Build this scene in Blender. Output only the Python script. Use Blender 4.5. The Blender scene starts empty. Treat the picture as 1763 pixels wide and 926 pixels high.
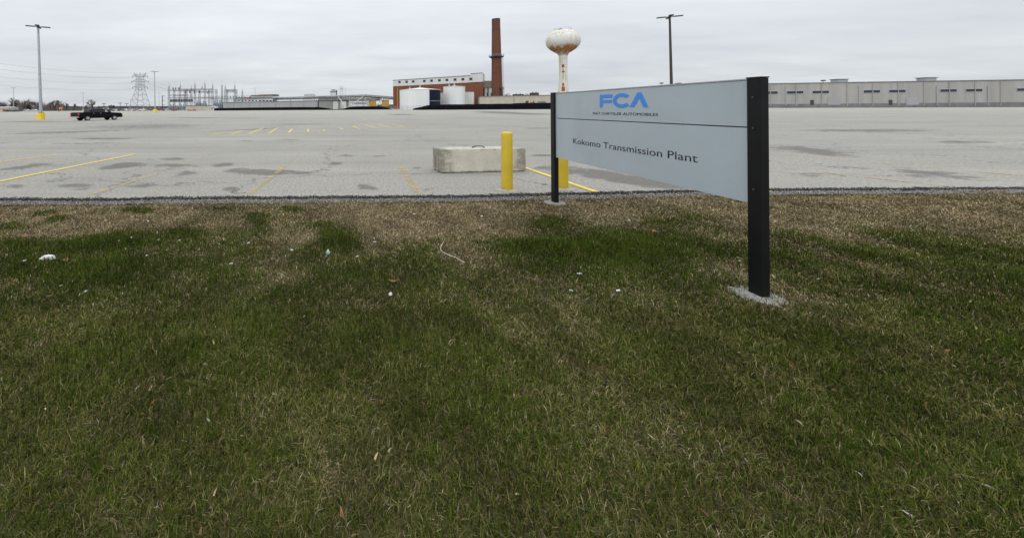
import bpy, bmesh, math, random
import numpy as np
from mathutils import Vector, Matrix

random.seed(7)
rng = np.random.default_rng(11)
S = bpy.context.scene
COL = S.collection
R = math.radians
PI = math.pi

# ------------------------------------------------------------------ camera
F = 680.0            # focal length in photo pixels (frame 1763 px wide)
PX, PY = 600.0, 187.0
ROLL = R(0.4)
CH = 1.7
cam_d = bpy.data.cameras.new('camera')
cam = bpy.data.objects.new('camera', cam_d)
COL.objects.link(cam)
cam_d.sensor_width = 36.0
cam_d.lens = 36.0 * F / 1763.0
cam_d.shift_x = (881.5 - PX) / 1763.0
cam_d.shift_y = -(463.0 - PY) / 1763.0
cam_d.clip_start = 0.05
cam_d.clip_end = 9000
cam.matrix_world = (Matrix.Translation((0, 0, CH)) @ Matrix.Rotation(R(90), 4, 'X')
                    @ Matrix.Rotation(-ROLL, 4, 'Z'))
S.camera = cam

# ------------------------------------------------------------------ world, sun, exposure
W = bpy.data.worlds.new('World')
S.world = W
W.use_nodes = True
nt = W.node_tree
nt.nodes.clear()
N = nt.nodes.new
out = N('ShaderNodeOutputWorld'); bg = N('ShaderNodeBackground')
bg.inputs['Strength'].default_value = 0.1
sky = N('ShaderNodeTexSky'); sky.sky_type = 'NISHITA'; sky.sun_disc = False
SUN_EL, SUN_ROT = R(46), R(205)
SUN_V = Vector((math.sin(SUN_ROT) * math.cos(SUN_EL), math.cos(SUN_ROT) * math.cos(SUN_EL), math.sin(SUN_EL)))
sky.sun_elevation = SUN_EL; sky.sun_rotation = SUN_ROT
sky.dust_density = 3.0; sky.air_density = 1.0
tc = N('ShaderNodeTexCoord')
sep = N('ShaderNodeSeparateXYZ')
nt.links.new(tc.outputs['Generated'], sep.inputs[0])
def wmath(op, a, b=None, clamp=False):
    n = N('ShaderNodeMath'); n.operation = op; n.use_clamp = clamp
    for i, v in enumerate((a, b)):
        if v is None: continue
        if isinstance(v, (int, float)): n.inputs[i].default_value = v
        else: nt.links.new(v, n.inputs[i])
    return n.outputs[0]
zc = wmath('MAXIMUM', sep.outputs[2], 0.0)
z2 = wmath('MULTIPLY', zc, zc)
dotn = N('ShaderNodeVectorMath'); dotn.operation = 'DOT_PRODUCT'          # brighter cloud round the hidden sun, behind the camera
nt.links.new(tc.outputs['Generated'], dotn.inputs[0]); dotn.inputs[1].default_value = SUN_V
glow = wmath('POWER', wmath('MAXIMUM', dotn.outputs['Value'], 0.0), 2.0)
lum = wmath('ADD', wmath('ADD', wmath('ADD', wmath('MULTIPLY', zc, 0.75), wmath('MULTIPLY', z2, 1.0)), wmath('MULTIPLY', glow, 0.75)), 1.0)
# cloud deck: direction divided by height -> a flat layer overhead
zd = wmath('ADD', zc, 0.10)
cx = wmath('DIVIDE', sep.outputs[0], zd); cy = wmath('DIVIDE', sep.outputs[1], zd)
comb = N('ShaderNodeCombineXYZ')
nt.links.new(cx, comb.inputs[0]); nt.links.new(cy, comb.inputs[1])
def wnoise(scale, detail, rough, off):
    mp = N('ShaderNodeMapping'); mp.inputs['Location'].default_value = off
    mp.inputs['Scale'].default_value = (0.55, 1.0, 1.0)
    nt.links.new(comb.outputs[0], mp.inputs[0])
    n = N('ShaderNodeTexNoise'); n.inputs['Scale'].default_value = scale
    n.inputs['Detail'].default_value = detail; n.inputs['Roughness'].default_value = rough
    nt.links.new(mp.outputs[0], n.inputs['Vector'])
    return n.outputs['Fac']
n1 = wnoise(0.55, 6, 0.55, (3, 1, 0)); n2 = wnoise(1.7, 5, 0.5, (9, 4, 2))
mod = wmath('ADD', wmath('MULTIPLY', wmath('SUBTRACT', n1, 0.5), 0.62), wmath('MULTIPLY', wmath('SUBTRACT', n2, 0.5), 0.22))
lum2 = wmath('MULTIPLY', lum, wmath('ADD', mod, 1.0))
ramp = N('ShaderNodeMix'); ramp.data_type = 'RGBA'
nt.links.new(wmath('ADD', wmath('MULTIPLY', mod, 2.2), 0.5, True), ramp.inputs['Factor'])
ramp.inputs['A'].default_value = (6.5, 6.95, 7.45, 1)
ramp.inputs['B'].default_value = (7.1, 7.35, 7.55, 1)
mulc = N('ShaderNodeVectorMath'); mulc.operation = 'SCALE'
nt.links.new(ramp.outputs['Result'], mulc.inputs[0]); nt.links.new(lum2, mulc.inputs['Scale'])
mx = N('ShaderNodeMix'); mx.data_type = 'RGBA'; mx.inputs['Factor'].default_value = 0.94
nt.links.new(sky.outputs[0], mx.inputs['A']); nt.links.new(mulc.outputs[0], mx.inputs['B'])
nt.links.new(mx.outputs['Result'], bg.inputs['Color'])
nt.links.new(bg.outputs[0], out.inputs[0])

sd = bpy.data.lights.new('sun', 'SUN'); sd.energy = 0.8; sd.angle = R(80); sd.color = (1, 0.96, 0.9)
so = bpy.data.objects.new('sun', sd); COL.objects.link(so)
so.rotation_euler = SUN_V.to_track_quat('Z', 'Y').to_euler()
S.view_settings.view_transform = 'Standard'
S.view_settings.look = 'None'
S.view_settings.exposure = 0.0
S.view_settings.gamma = 1.0
S.cycles.max_bounces = 5
S.cycles.transparent_max_bounces = 12

# ------------------------------------------------------------------ helpers
def gz(Y):
    """height of the lot at depth Y: level, then a slow rise to the plant"""
    Y = np.asarray(Y, float)
    t = np.clip(Y - 80, 0, 230)
    return 0.0058 * np.where(t < 20, t * t / 40, t - 10)
def unroll(px, py):
    a, b = px - PX, py - PY
    c, s = math.cos(ROLL), math.sin(ROLL)
    return a * c - b * s, a * s + b * c
def P(px, py, Y):
    u, v = unroll(px, py)
    return Vector((u * Y / F, Y, CH - v * Y / F))
def G(px, py):
    """point of the level ground seen at a pixel"""
    u, v = unroll(px, py)
    Y = F * CH / v
    return Vector((u * Y / F, Y, 0))
def base(px, Y):
    p = P(px, 187, Y); p.z = float(gz(Y)); return p
def hz(px, py, Y): return P(px, py, Y).z

def hash2(ix, iy, seed):
    h = (ix.astype(np.int64) * 374761393 + iy.astype(np.int64) * 668265263 + seed * 982451653) & 0xffffffff
    h = ((h ^ (h >> 13)) * 1274126177) & 0xffffffff
    h = h ^ (h >> 16)
    return (h & 0xffffff) / float(0xffffff)
def vnoise(x, y, seed=0):
    x0 = np.floor(x); y0 = np.floor(y); fx = x - x0; fy = y - y0
    fx = fx * fx * (3 - 2 * fx); fy = fy * fy * (3 - 2 * fy)
    a = hash2(x0, y0, seed); b = hash2(x0 + 1, y0, seed); c = hash2(x0, y0 + 1, seed); d = hash2(x0 + 1, y0 + 1, seed)
    return (a * (1 - fx) + b * fx) * (1 - fy) + (c * (1 - fx) + d * fx) * fy
def fbm(x, y, seed=0, o=4):
    r = 0; a = 0.5; t = 0
    for k in range(o):
        r = r + a * vnoise(x, y, seed + k); t += a; x = x * 2.03 + 17.1; y = y * 2.03 + 5.3; a *= 0.55
    return r / t

def tag(o, label=None, cat=None, group=None, kind=None):
    if label: o['label'] = label
    if cat: o['category'] = cat
    if group: o['group'] = group
    if kind: o['kind'] = kind
    return o
def thing(name, label, cat, loc=(0, 0, 0), rz=0, group=None):
    o = bpy.data.objects.new(name, None); COL.objects.link(o)
    o.empty_display_size = 0.3
    o.location = loc; o.rotation_euler = (0, 0, rz)
    return tag(o, label, cat, group)
def copy_tree(o, parent=None):
    c = o.copy(); COL.objects.link(c); c.parent = parent
    for ch in list(o.children): copy_tree(ch, c)
    return c

class MB:
    def __init__(s): s.v = []; s.f = []
    def add(s, vs, fs):
        n = len(s.v); s.v += [tuple(p) for p in vs]; s.f += [tuple(i + n for i in q) for q in fs]; return s
    def box(s, x0, x1, y0, y1, z0, z1):
        return s.add([(x0, y0, z0), (x1, y0, z0), (x1, y1, z0), (x0, y1, z0), (x0, y0, z1), (x1, y0, z1), (x1, y1, z1), (x0, y1, z1)],
                     [(0, 3, 2, 1), (4, 5, 6, 7), (0, 1, 5, 4), (1, 2, 6, 5), (2, 3, 7, 6), (3, 0, 4, 7)])
    def foot(s, pts, z0, z1):
        """vertical prism on a ccw footprint; z may be per-point lists"""
        n = len(pts)
        Z0 = z0 if isinstance(z0, (list, tuple)) else [z0] * n
        Z1 = z1 if isinstance(z1, (list, tuple)) else [z1] * n
        vs = [(p[0], p[1], z) for p, z in zip(pts, Z0)] + [(p[0], p[1], z) for p, z in zip(pts, Z1)]
        return s.add(vs, [tuple(range(n))[::-1], tuple(range(n, 2 * n))] + [(i, (i + 1) % n, n + (i + 1) % n, n + i) for i in range(n)])
    def bar(s, p, q, r, n=4, r2=None, cap=True):
        p = Vector(p); q = Vector(q); d = (q - p)
        if d.length < 1e-6: return s
        d.normalize(); a = Vector((0, 0, 1)) if abs(d.z) < .9 else Vector((1, 0, 0))
        u = d.cross(a).normalized(); w = d.cross(u); r2 = r if r2 is None else r2
        o = PI / 4 if n == 4 else 0
        vs = [p + (u * math.cos(o + 2 * PI * i / n) + w * math.sin(o + 2 * PI * i / n)) * r for i in range(n)]
        vs += [q + (u * math.cos(o + 2 * PI * i / n) + w * math.sin(o + 2 * PI * i / n)) * r2 for i in range(n)]
        fs = [(i, (i + 1) % n, n + (i + 1) % n, n + i) for i in range(n)]
        if cap: fs += [tuple(range(n))[::-1], tuple(range(n, 2 * n))]
        return s.add(vs, fs)
    def path(s, pts, r, n=5):
        for a, b in zip(pts[:-1], pts[1:]): s.bar(a, b, r, n)
        return s
    def lathe(s, prof, c=(0, 0, 0), n=24, axis='z', a0=0, a1=2 * PI, cap=True):
        full = abs(a1 - a0 - 2 * PI) < 1e-6; m = n if full else n + 1; vs = []
        for r, h in prof:
            for i in range(m):
                t = a0 + (a1 - a0) * i / n
                if axis == 'z': vs.append((c[0] + r * math.cos(t), c[1] + r * math.sin(t), c[2] + h))
                else: vs.append((c[0] + r * math.cos(t), c[1] + h, c[2] + r * math.sin(t)))
        fs = []
        for k in range(len(prof) - 1):
            for i in range(n):
                j = (i + 1) % m
                fs.append((k * m + i, k * m + j, (k + 1) * m + j, (k + 1) * m + i))
        if cap and full:
            fs.append(tuple(range(m))[::-1]); fs.append(tuple((len(prof) - 1) * m + i for i in range(m)))
        return s.add(vs, fs)
    def build(s, name, mat, parent=None, smooth=False, world=False, bevel=0, autosmooth=None):
        me = bpy.data.meshes.new(name)
        vs = s.v
        if parent is not None and world:
            L = parent.location; vs = [(x - L.x, y - L.y, z - L.z) for x, y, z in vs]
        me.from_pydata(vs, [], s.f); me.validate()
        bm = bmesh.new(); bm.from_mesh(me)
        bmesh.ops.recalc_face_normals(bm, faces=bm.faces)
        if bevel: bmesh.ops.bevel(bm, geom=bm.edges[:], offset=bevel, segments=2, affect='EDGES', profile=.6)
        bm.to_mesh(me); bm.free()
        if smooth: me.shade_smooth()
        if autosmooth: me.set_sharp_from_angle(angle=R(autosmooth))
        o = bpy.data.objects.new(name, me); COL.objects.link(o)
        if mat: me.materials.append(mat)
        if parent is not None: o.parent = parent
        return o
    def top(s, name, mat, loc, label, cat, group=None, kind=None, **k):
        """one-mesh thing: vertices given in world space, origin moved to loc"""
        L = Vector(loc); s.v = [(x - L.x, y - L.y, z - L.z) for x, y, z in s.v]
        o = s.build(name, mat, None, **k); o.location = L
        return tag(o, label, cat, group, kind)

def pm(name, col, rough=.7, var=.2, scale=3.0, metal=0.0, bump=0.0, col2=None, detail=5, spec=.4, stretch=(1, 1, 1)):
    m = bpy.data.materials.new(name); m.use_nodes = True
    t = m.node_tree; b = t.nodes['Principled BSDF']
    b.inputs['Roughness'].default_value = rough; b.inputs['Metallic'].default_value = metal
    b.inputs['Specular IOR Level'].default_value = spec
    c = t.nodes.new('ShaderNodeTexCoord'); mp = t.nodes.new('ShaderNodeMapping'); mp.inputs['Scale'].default_value = stretch
    n = t.nodes.new('ShaderNodeTexNoise'); n.inputs['Scale'].default_value = scale; n.inputs['Detail'].default_value = detail
    n.inputs['Roughness'].default_value = .62
    t.links.new(c.outputs['Object'], mp.inputs[0]); t.links.new(mp.outputs[0], n.inputs['Vector'])
    r = t.nodes.new('ShaderNodeValToRGB'); e = r.color_ramp.elements
    e[0].position = .3; e[1].position = .7
    e[0].color = tuple(x * (1 - var) for x in col) + (1,)
    e[1].color = (tuple(min(1, x * (1 + var)) for x in col) if col2 is None else tuple(col2)) + (1,)
    t.links.new(n.outputs['Fac'], r.inputs[0]); t.links.new(r.outputs[0], b.inputs['Base Color'])
    if bump:
        bp = t.nodes.new('ShaderNodeBump'); bp.inputs['Strength'].default_value = bump; bp.inputs['Distance'].default_value = .02
        t.links.new(n.outputs['Fac'], bp.inputs['Height']); t.links.new(bp.outputs[0], b.inputs['Normal'])
    return m
def nodes(m):
    t = m.node_tree; return t, t.nodes['Principled BSDF'], t.nodes.new, t.links.new

M = {}
M['galv'] = pm('galvanised_steel', (.34, .36, .39), .45, .15, 2, .3)
M['lattice'] = pm('lattice_steel', (.24, .245, .26), .6, .2, 1)
M['dark_steel'] = pm('dark_steel', (.035, .033, .033), .5, .3, 3)
M['bronze'] = pm('dark_bronze_pole', (.03, .027, .025), .45, .2, 2)
M['yellow'] = pm('yellow_paint', (.66, .47, .028), .45, .10, 4, bump=.1)
M['yellow_base'] = pm('yellow_base_paint', (.70, .50, .015), .6, .1, 2)
M['black_paint'] = pm('black_paint', (.006, .006, .007), .45, .3, 5, spec=.18)
M['insul'] = pm('insulator', (.05, .045, .045), .4, .2, 3)
M['cream'] = pm('cream_wall', (.40, .365, .295), .85, .12, .25)
M['grey_wall'] = pm('grey_wall', (.275, .277, .277), .75, .07, .12, stretch=(1, 1, .15))
M['white_clad'] = pm('white_cladding', (.50, .50, .485), .65, .12, .3, stretch=(2, 2, .15))
M['tank_white'] = pm('tank_white', (.60, .61, .605), .5, .06, .2, stretch=(1, 1, .2))
M['tank_blue'] = pm('tank_dark_blue', (.008, .012, .024), .6, .3, .6, spec=.1)
M['tan_metal'] = pm('tan_metal', (.24, .22, .18), .7, .3, .5, stretch=(2, 2, .2))
M['tarp'] = pm('black_silt_tarp', (.005, .0055, .007), .9, .4, .6, bump=.3, spec=.06)
M['ochre'] = pm('ochre_panel', (.36, .22, .045), .7, .25, .5)
M['roof'] = pm('roof_grey', (.14, .14, .145), .8, .2, .5)
M['glass_dark'] = pm('dark_glass', (.02, .022, .025), .12, .2, 1, spec=.5)
M['pipe'] = pm('pipe_silver', (.32, .32, .33), .5, .2, .8)
M['rusty'] = pm('rust_plate', (.24, .065, .022), .85, .4, 2.0)
M['red'] = pm('red_paint', (.38, .03, .02), .5, .15, 1)
M['rail'] = pm('rail_steel', (.40, .40, .40), .6, .15, 1)
M['wire'] = pm('wire_dark', (.16, .165, .18), .6, .1, 1)
M['bark'] = pm('bark', (.060, .048, .042), .9, .3, 1.5)
M['bark2'] = pm('twig_brown', (.13, .105, .10), .9, .3, 1.0)
M['wood'] = pm('pole_wood', (.075, .055, .042), .9, .3, 1.0)
M['needles'] = pm('evergreen', (.022, .034, .018), .9, .4, .8)
M['blue_clutter'] = pm('transformer_grey', (.17, .20, .24), .6, .25, .6)
M['rubber'] = pm('rubber', (.014, .014, .015), .8, .2, 8)
M['rim'] = pm('rim_alloy', (.48, .48, .49), .35, .1, 4, .5)
M['chrome'] = pm('bumper_chrome', (.50, .50, .51), .25, .08, 4, .7)
M['car_black'] = pm('black_car_paint', (.003, .003, .0034), .3, .2, 2, spec=.14)
M['tail_red'] = pm('tail_red', (.32, .010, .010), .25, .15, 9)

# =================================================================== ground, lot, verge
def grid_mesh(name, X, Y, Z, mat, attrs=None, smooth=True):
    r, c = X.shape
    me = bpy.data.meshes.new(name)
    me.vertices.add(r * c)
    me.vertices.foreach_set('co', np.stack([X, Y, Z], -1).astype(np.float32).ravel())
    i = np.arange(r * c).reshape(r, c)
    q = np.stack([i[:-1, :-1], i[:-1, 1:], i[1:, 1:], i[1:, :-1]], -1).reshape(-1, 4)
    nq = len(q)
    me.loops.add(nq * 4); me.loops.foreach_set('vertex_index', q.astype(np.int32).ravel())
    me.polygons.add(nq)
    me.polygons.foreach_set('loop_start', np.arange(0, nq * 4, 4, dtype=np.int32))
    me.polygons.foreach_set('loop_total', np.full(nq, 4, np.int32))
    for k, a in (attrs or {}).items():
        at = me.attributes.new(k, 'FLOAT', 'POINT'); at.data.foreach_set('value', a.astype(np.float32).ravel())
    me.update(); me.validate()
    if smooth: me.shade_smooth()
    me.materials.append(mat)
    o = bpy.data.objects.new(name, me); COL.objects.link(o)
    o['kind'] = 'structure'
    return o

M['earth'] = pm('far_ground', (.12, .11, .06), .95, .35, .03)
Yr = np.concatenate([[-60, -10, 0, 5, 20, 50, 80], np.linspace(90, 340, 26), [500, 1000, 2500, 7000]])
Xr = np.concatenate([[-7000, -2000], np.linspace(-600, 800, 29), [2000, 7000]])
XX, YY = np.meshgrid(Xr, Yr)
grid_mesh('ground', XX, YY, gz(YY) - .12, M['earth'])

def edgeY(X):
    """depth of the broken asphalt edge of the lot"""
    X = np.asarray(X, float)
    return (7.62 + .035 * np.clip(X - 1.0, 0, 6) ** 1.35 + .10 * (fbm(X * 1.3, X * 0 + 3.7, 5) - .5)
            + .10 * (fbm(X * 6, X * 0 + 1.2, 9) - .5))

def ellsum(X, Y, lst):
    """soft ellipses given by photo pixels, laid on the level ground"""
    r = np.zeros_like(X)
    v = F * CH / np.maximum(Y, .3); u = X * F / np.maximum(Y, .3)
    c, s = math.cos(ROLL), math.sin(ROLL)
    px = PX + u * c + v * s; py = PY - u * s + v * c
    for e in lst:
        x, y, rx, ry, a = e[:5]; tl = e[5] if len(e) > 5 else 0
        dx = px - x; dy = py - y - tl * dx
        r += a * np.exp(-((dx / rx) ** 2 + (dy / ry) ** 2) ** 1.5)
    return r
stains = [(208, 286, 36, 5, .95, -.12), (30, 289, 42, 3.5, .7, -.12), (130, 321, 42, 6, .6), (250, 319, 34, 4, .5, -.05), (300, 274, 24, 3.5, .55),
          (385, 284, 20, 4, .7, -.1), (300, 286, 60, 6, .45), (480, 297, 75, 5, .62), (415, 294, 40, 5, .5), (320, 299, 26, 5, .5, -.1), (398, 327, 17, 7, .55),
          (578, 281, 13, 3, .7), (600, 268, 35, 3, .42), (650, 270, 20, 2, .5), (632, 322, 24, 6, .5, .2), (715, 288, 9, 4, .4), (738, 326, 13, 3, .45, -.2),
          (937, 268, 26, 1.8, .85), (1010, 298, 95, 10, .66, .12), (1120, 316, 70, 9, .66, .14), (937, 318, 5, 1.6, .8), (20, 320, 30, 4, .5), (85, 284, 30, 3, .35),
          (250, 218, 120, 5, .5, -.02), (110, 228, 120, 2, .6, -.03), (180, 239, 55, 1.3, .85), (150, 247, 90, 1, .6, -.01), (420, 224, 90, 1.2, .5, -.05), (430, 243, 26, 1.2, .5), (500, 241, 20, .8, .6),
          (860, 195, 50, 1.6, .75, .02), (920, 197, 40, 1.4, .6), (930, 221, 30, 1, .7), (800, 204, 80, 1, .4), (690, 198, 30, 1, .6), (420, 204, 40, .8, .5), (340, 203, 60, 1.2, .5), (520, 214, 60, 1, .55),
          (60, 210, 90, 1.5, .5), (1400, 260, 90, 7, .6, .1), (1600, 300, 120, 8, .5, .1), (1500, 225, 140, 3, .6), (1660, 245, 60, 3, .6), (1390, 300, 40, 5, .45)]
pys = np.concatenate([np.linspace(348, 300, 110), np.linspace(299.6, 215, 160), np.linspace(214.6, 191, 60)])
Yl = np.concatenate([F * CH / (pys - PY), np.linspace(300, 318, 3)])
Yl = Yl[Yl > 7.2]
us = np.concatenate([np.linspace(-2600, -640, 90), np.linspace(-636, 1250, 760), np.linspace(1270, 3000, 80)])
UU, YY = np.meshgrid(us, Yl)
XX = UU * YY / F
eY = edgeY(XX)
Yc = np.maximum(YY, eY)                                   # rows before the edge fold onto it
Zc = gz(Yc) + .012 * (fbm(XX * .35, Yc * .35, 3) - .5) * np.clip((Yc - 7.6) / 4, 0, 1)
ZZ = np.where(YY < eY - .02, -.05, Zc)
stn = ellsum(XX, Yc, [(e[0], e[1], e[2], e[3], e[4] * 1.4) + tuple(e[5:]) for e in stains])
lot_mat = pm('worn_asphalt', (.245, .229, .198), .72, .1, .35)
t, b, NN, LK = nodes(lot_mat)
def mixc(fac, a, bb, NN, LK, blend='MIX'):
    n = NN('ShaderNodeMix'); n.data_type = 'RGBA'; n.blend_type = blend
    for k, v in (('Factor', fac), ('A', a), ('B', bb)):
        if isinstance(v, (int, float)): n.inputs[k].default_value = v
        elif isinstance(v, tuple): n.inputs[k].default_value = v + (1,)
        else: LK(v, n.inputs[k])
    return n.outputs['Result']
def mth(op, a, bb, NN, LK, clamp=False):
    n = NN('ShaderNodeMath'); n.operation = op; n.use_clamp = clamp
    for i, v in enumerate((a, bb)):
        if isinstance(v, (int, float)): n.inputs[i].default_value = v
        elif v is not None: LK(v, n.inputs[i])
    return n.outputs[0]
def noise(scale, NN, LK, vec=None, detail=4, rough=.6, stretch=None):
    n = NN('ShaderNodeTexNoise'); n.inputs['Scale'].default_value = scale; n.inputs['Detail'].default_value = detail; n.inputs['Roughness'].default_value = rough
    if vec is not None:
        if stretch:
            mp = NN('ShaderNodeMapping'); mp.inputs['Scale'].default_value = stretch; LK(vec, mp.inputs[0]); vec = mp.outputs[0]
        LK(vec, n.inputs['Vector'])
    return n.outputs['Fac']
def rampf(f, p0, p1, NN, LK):
    n = NN('ShaderNodeMapRange'); n.interpolation_type = 'SMOOTHSTEP'
    n.inputs['From Min'].default_value = p0; n.inputs['From Max'].default_value = p1
    LK(f, n.inputs['Value']); return n.outputs['Result']
tcn = NN('ShaderNodeTexCoord'); vec = tcn.outputs['Object']
att = NN('ShaderNodeAttribute'); att.attribute_name = 'stain'
base_c = b.inputs['Base Color'].links[0].from_socket
spk = rampf(noise(19, NN, LK, vec, 5, .85, (1, .65, 1)), .38, .62, NN, LK)
c1 = mixc(spk, (.095, .088, .077), (.375, .355, .312), NN, LK)
c1 = mixc(.62, base_c, c1, NN, LK)
med = rampf(noise(5.5, NN, LK, vec, 5, .75, (1, .6, 1)), .50, .72, NN, LK)
c1 = mixc(mth('MULTIPLY', med, .30, NN, LK), c1, (.12, .112, .10), NN, LK)
strk = noise(1.0, NN, LK, vec, 6, .68, (.045, .38, 1))
c1 = mixc(mth('MULTIPLY', rampf(strk, .50, .68, NN, LK), .42, NN, LK), c1, (.135, .125, .108), NN, LK)
c1 = mixc(mth('MULTIPLY', rampf(strk, .48, .34, NN, LK), .35, NN, LK), c1, (.34, .325, .29), NN, LK)
ap = NN('ShaderNodeAttribute'); ap.attribute_name = 'grazing_lift'                # grazing-view brightening painted into the lot colour, growing with depth
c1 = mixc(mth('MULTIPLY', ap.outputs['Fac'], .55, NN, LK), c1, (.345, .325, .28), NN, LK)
big = rampf(noise(.16, NN, LK, vec, 5, .6, (1, .35, 1)), .40, .68, NN, LK)
c1 = mixc(mth('MULTIPLY', big, .28, NN, LK), c1, (.15, .143, .125), NN, LK)
st2 = mth('ADD', att.outputs['Fac'], mth('MULTIPLY', mth('SUBTRACT', noise(1.7, NN, LK, vec, 7, .72, (1, 1.1, 1)), .5, NN, LK), 3.0, NN, LK), NN, LK)
c1 = mixc(mth('MULTIPLY', rampf(st2, .34, .80, NN, LK), .72, NN, LK), c1, (.062, .053, .043), NN, LK)
# hairline cracks, filled dark
vo = NN('ShaderNodeTexVoronoi'); vo.feature = 'DISTANCE_TO_EDGE'; vo.inputs['Scale'].default_value = .16
wv = NN('ShaderNodeVectorMath'); wv.operation = 'ADD'
nz = NN('ShaderNodeTexNoise'); nz.inputs['Scale'].default_value = .9; nz.inputs['Detail'].default_value = 4; LK(vec, nz.inputs['Vector'])
sc = NN('ShaderNodeVectorMath'); sc.operation = 'SCALE'; sc.inputs['Scale'].default_value = 2.2; LK(nz.outputs['Color'], sc.inputs[0])
LK(vec, wv.inputs[0]); LK(sc.outputs[0], wv.inputs[1]); LK(wv.outputs[0], vo.inputs['Vector'])
crk = mth('LESS_THAN', vo.outputs['Distance'], .0036, NN, LK)
c1 = mixc(mth('MULTIPLY', crk, .7, NN, LK), c1, (.05, .05, .05), NN, LK)
LK(c1, b.inputs['Base Color'])
bp = NN('ShaderNodeBump'); bp.inputs['Strength'].default_value = .5; bp.inputs['Distance'].default_value = .006
LK(noise(110, NN, LK, vec, 2), bp.inputs['Height']); LK(bp.outputs[0], b.inputs['Normal'])
grid_mesh('parking_lot', XX, Yc, ZZ, lot_mat, {'stain': stn, 'grazing_lift': np.clip((Yc - 45) / 90, 0, 1)})

# verge soil under the grass, gravel strip between it and the lot
Xg = np.linspace(-14, 24, 260); Yg = np.linspace(-1.2, 7.62, 110)
XX, YY = np.meshgrid(Xg, Yg)
def vz(X, Y):
    """height of the verge"""
    return -.035 + .05 * (fbm(X * .5, Y * .5, 21) - .5) + .035 * (fbm(X * 2.1, Y * 2.1, 22) - .5)
eg = edgeY(XX)
YYw = YY + (eg - 7.62)
M['soil'] = pm('verge_soil', (.052, .038, .023), .97, .4, 14, bump=.9, col2=(.125, .095, .058), spec=.05)
grid_mesh('verge_soil', XX, YYw, vz(XX, YYw) * np.clip((7.62 - YY) * 3, .3, 1), M['soil'])
M['gravel_bed'] = pm('gravel_bed', (.12, .112, .10), .95, .5, 30, bump=.8)
Xg = np.linspace(-14, 24, 500); Tg = np.linspace(-.34, .02, 6)
XX, TT = np.meshgrid(Xg, Tg)
grid_mesh('gravel_strip', XX, edgeY(XX) + TT, np.full_like(XX, -.012) - .012 * (TT < -.2), M['gravel_bed'])

# ------------------------------------------------------------------ painted lines
def paint_mat(name, col, wear):
    m = pm(name, col, .75, .15, 3)
    t, b, NN, LK = nodes(m)
    vec = NN('ShaderNodeTexCoord').outputs['Object']
    a = mth('ADD', mth('MULTIPLY', noise(38, NN, LK, vec, 3, .7), .55, NN, LK), mth('MULTIPLY', noise(2.2, NN, LK, vec, 3), .45, NN, LK), NN, LK)
    LK(rampf(a, wear - .06, wear + .07, NN, LK), b.inputs['Alpha'])
    return m
M['line_new'] = paint_mat('yellow_line_fresh', (.64, .48, .07), .36)
M['line_mid'] = paint_mat('yellow_line_scuffed', (.56, .43, .08), .405)
M['line_old'] = paint_mat('yellow_line_worn', (.46, .33, .11), .525)
M['line_faint'] = paint_mat('yellow_line_faint', (.46, .37, .15), .57)
def line(a, c, w, mat, z=.006):
    p, q = G(*a), G(*c)
    d = (q - p).normalized(); n = Vector((-d.y, d.x, 0)) * w / 2
    k = max(2, int((q - p).length / .8)); o = p.copy(); mb = MB(); vs = []
    for i in range(k + 1):
        s = p + (q - p) * i / k - o
        for e in (n, -n):
            pt = s + e + o
            vs.append((s.x + e.x, s.y + e.y, float(gz(pt.y)) + z + .006))
    mb.add(vs, [(2 * i, 2 * i + 1, 2 * i + 3, 2 * i + 2) for i in range(k)])
    ob = mb.build('painted_line', M[mat]); ob.location = o; ob['kind'] = 'structure'
    return ob
line((-60, 325), (232, 266), .12, 'line_new'); line((-160, 299), (95, 267.5), .10, 'line_new')
line((138, 341), (275, 299), .13, 'line_old'); line((275, 299), (372, 264), .12, 'line_faint')
line((424, 339), (492, 286), .13, 'line_old'); line((492, 286), (517, 264), .12, 'line_faint')
line((721, 336), (690, 287), .14, 'line_old'); line((690, 287), (664, 258), .12, 'line_faint')
line((903, 289), (1026, 331), .12, 'line_new')
line((960, 268), (1330, 331), .11, 'line_old')
for a, c in (((1150, 268), (1640, 322)), ((1290, 262), (1900, 315))): line(a, c, .11, 'line_old')
for a, c in (((362, 233), (386, 228.5)), ((395, 232.5), (420, 225)), ((427, 231.5), (453, 221)), ((463, 230), (477.5, 221)), ((497, 229), (503, 222.5)),
             ((530, 227.5), (531, 222.5)), ((559, 225.5), (557, 223.5)), ((591, 223.5), (584, 220.5)), ((619, 222.5), (607, 217.5)), ((647, 221), (628, 215)), ((673, 220), (650, 214.5)), ((698, 219), (676, 214.5))):
    line(a, c, .15, 'line_mid')
line((338, 233.5), (535, 228.5), .16, 'line_old'); line((535, 228.5), (722, 217), .16, 'line_faint'); line((450, 221.5), (700, 214), .14, 'line_faint')
line((845, 206.3), (948, 204.5), .5, 'line_faint'); line((690, 219), (722, 216.6), .3, 'line_old')

# =================================================================== big structures
def on(px, A, B):
    """point of the vertical plane through A and B seen at pixel column px"""
    u = unroll(px, 187)[0] / F
    d = B - A; s = (u * A.y - A.x) / (d.x - u * d.y)
    return A + d * s
def blk(mb, A, B, dv, z0, z1, z1b=None):
    a = Vector((A.x, A.y)); b = Vector((B.x, B.y)); d = Vector(dv)
    e = z1 if z1b is None else z1b
    return mb.foot([a, b, b + d, a + d], z0, [z1, e, e, z1])

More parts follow.
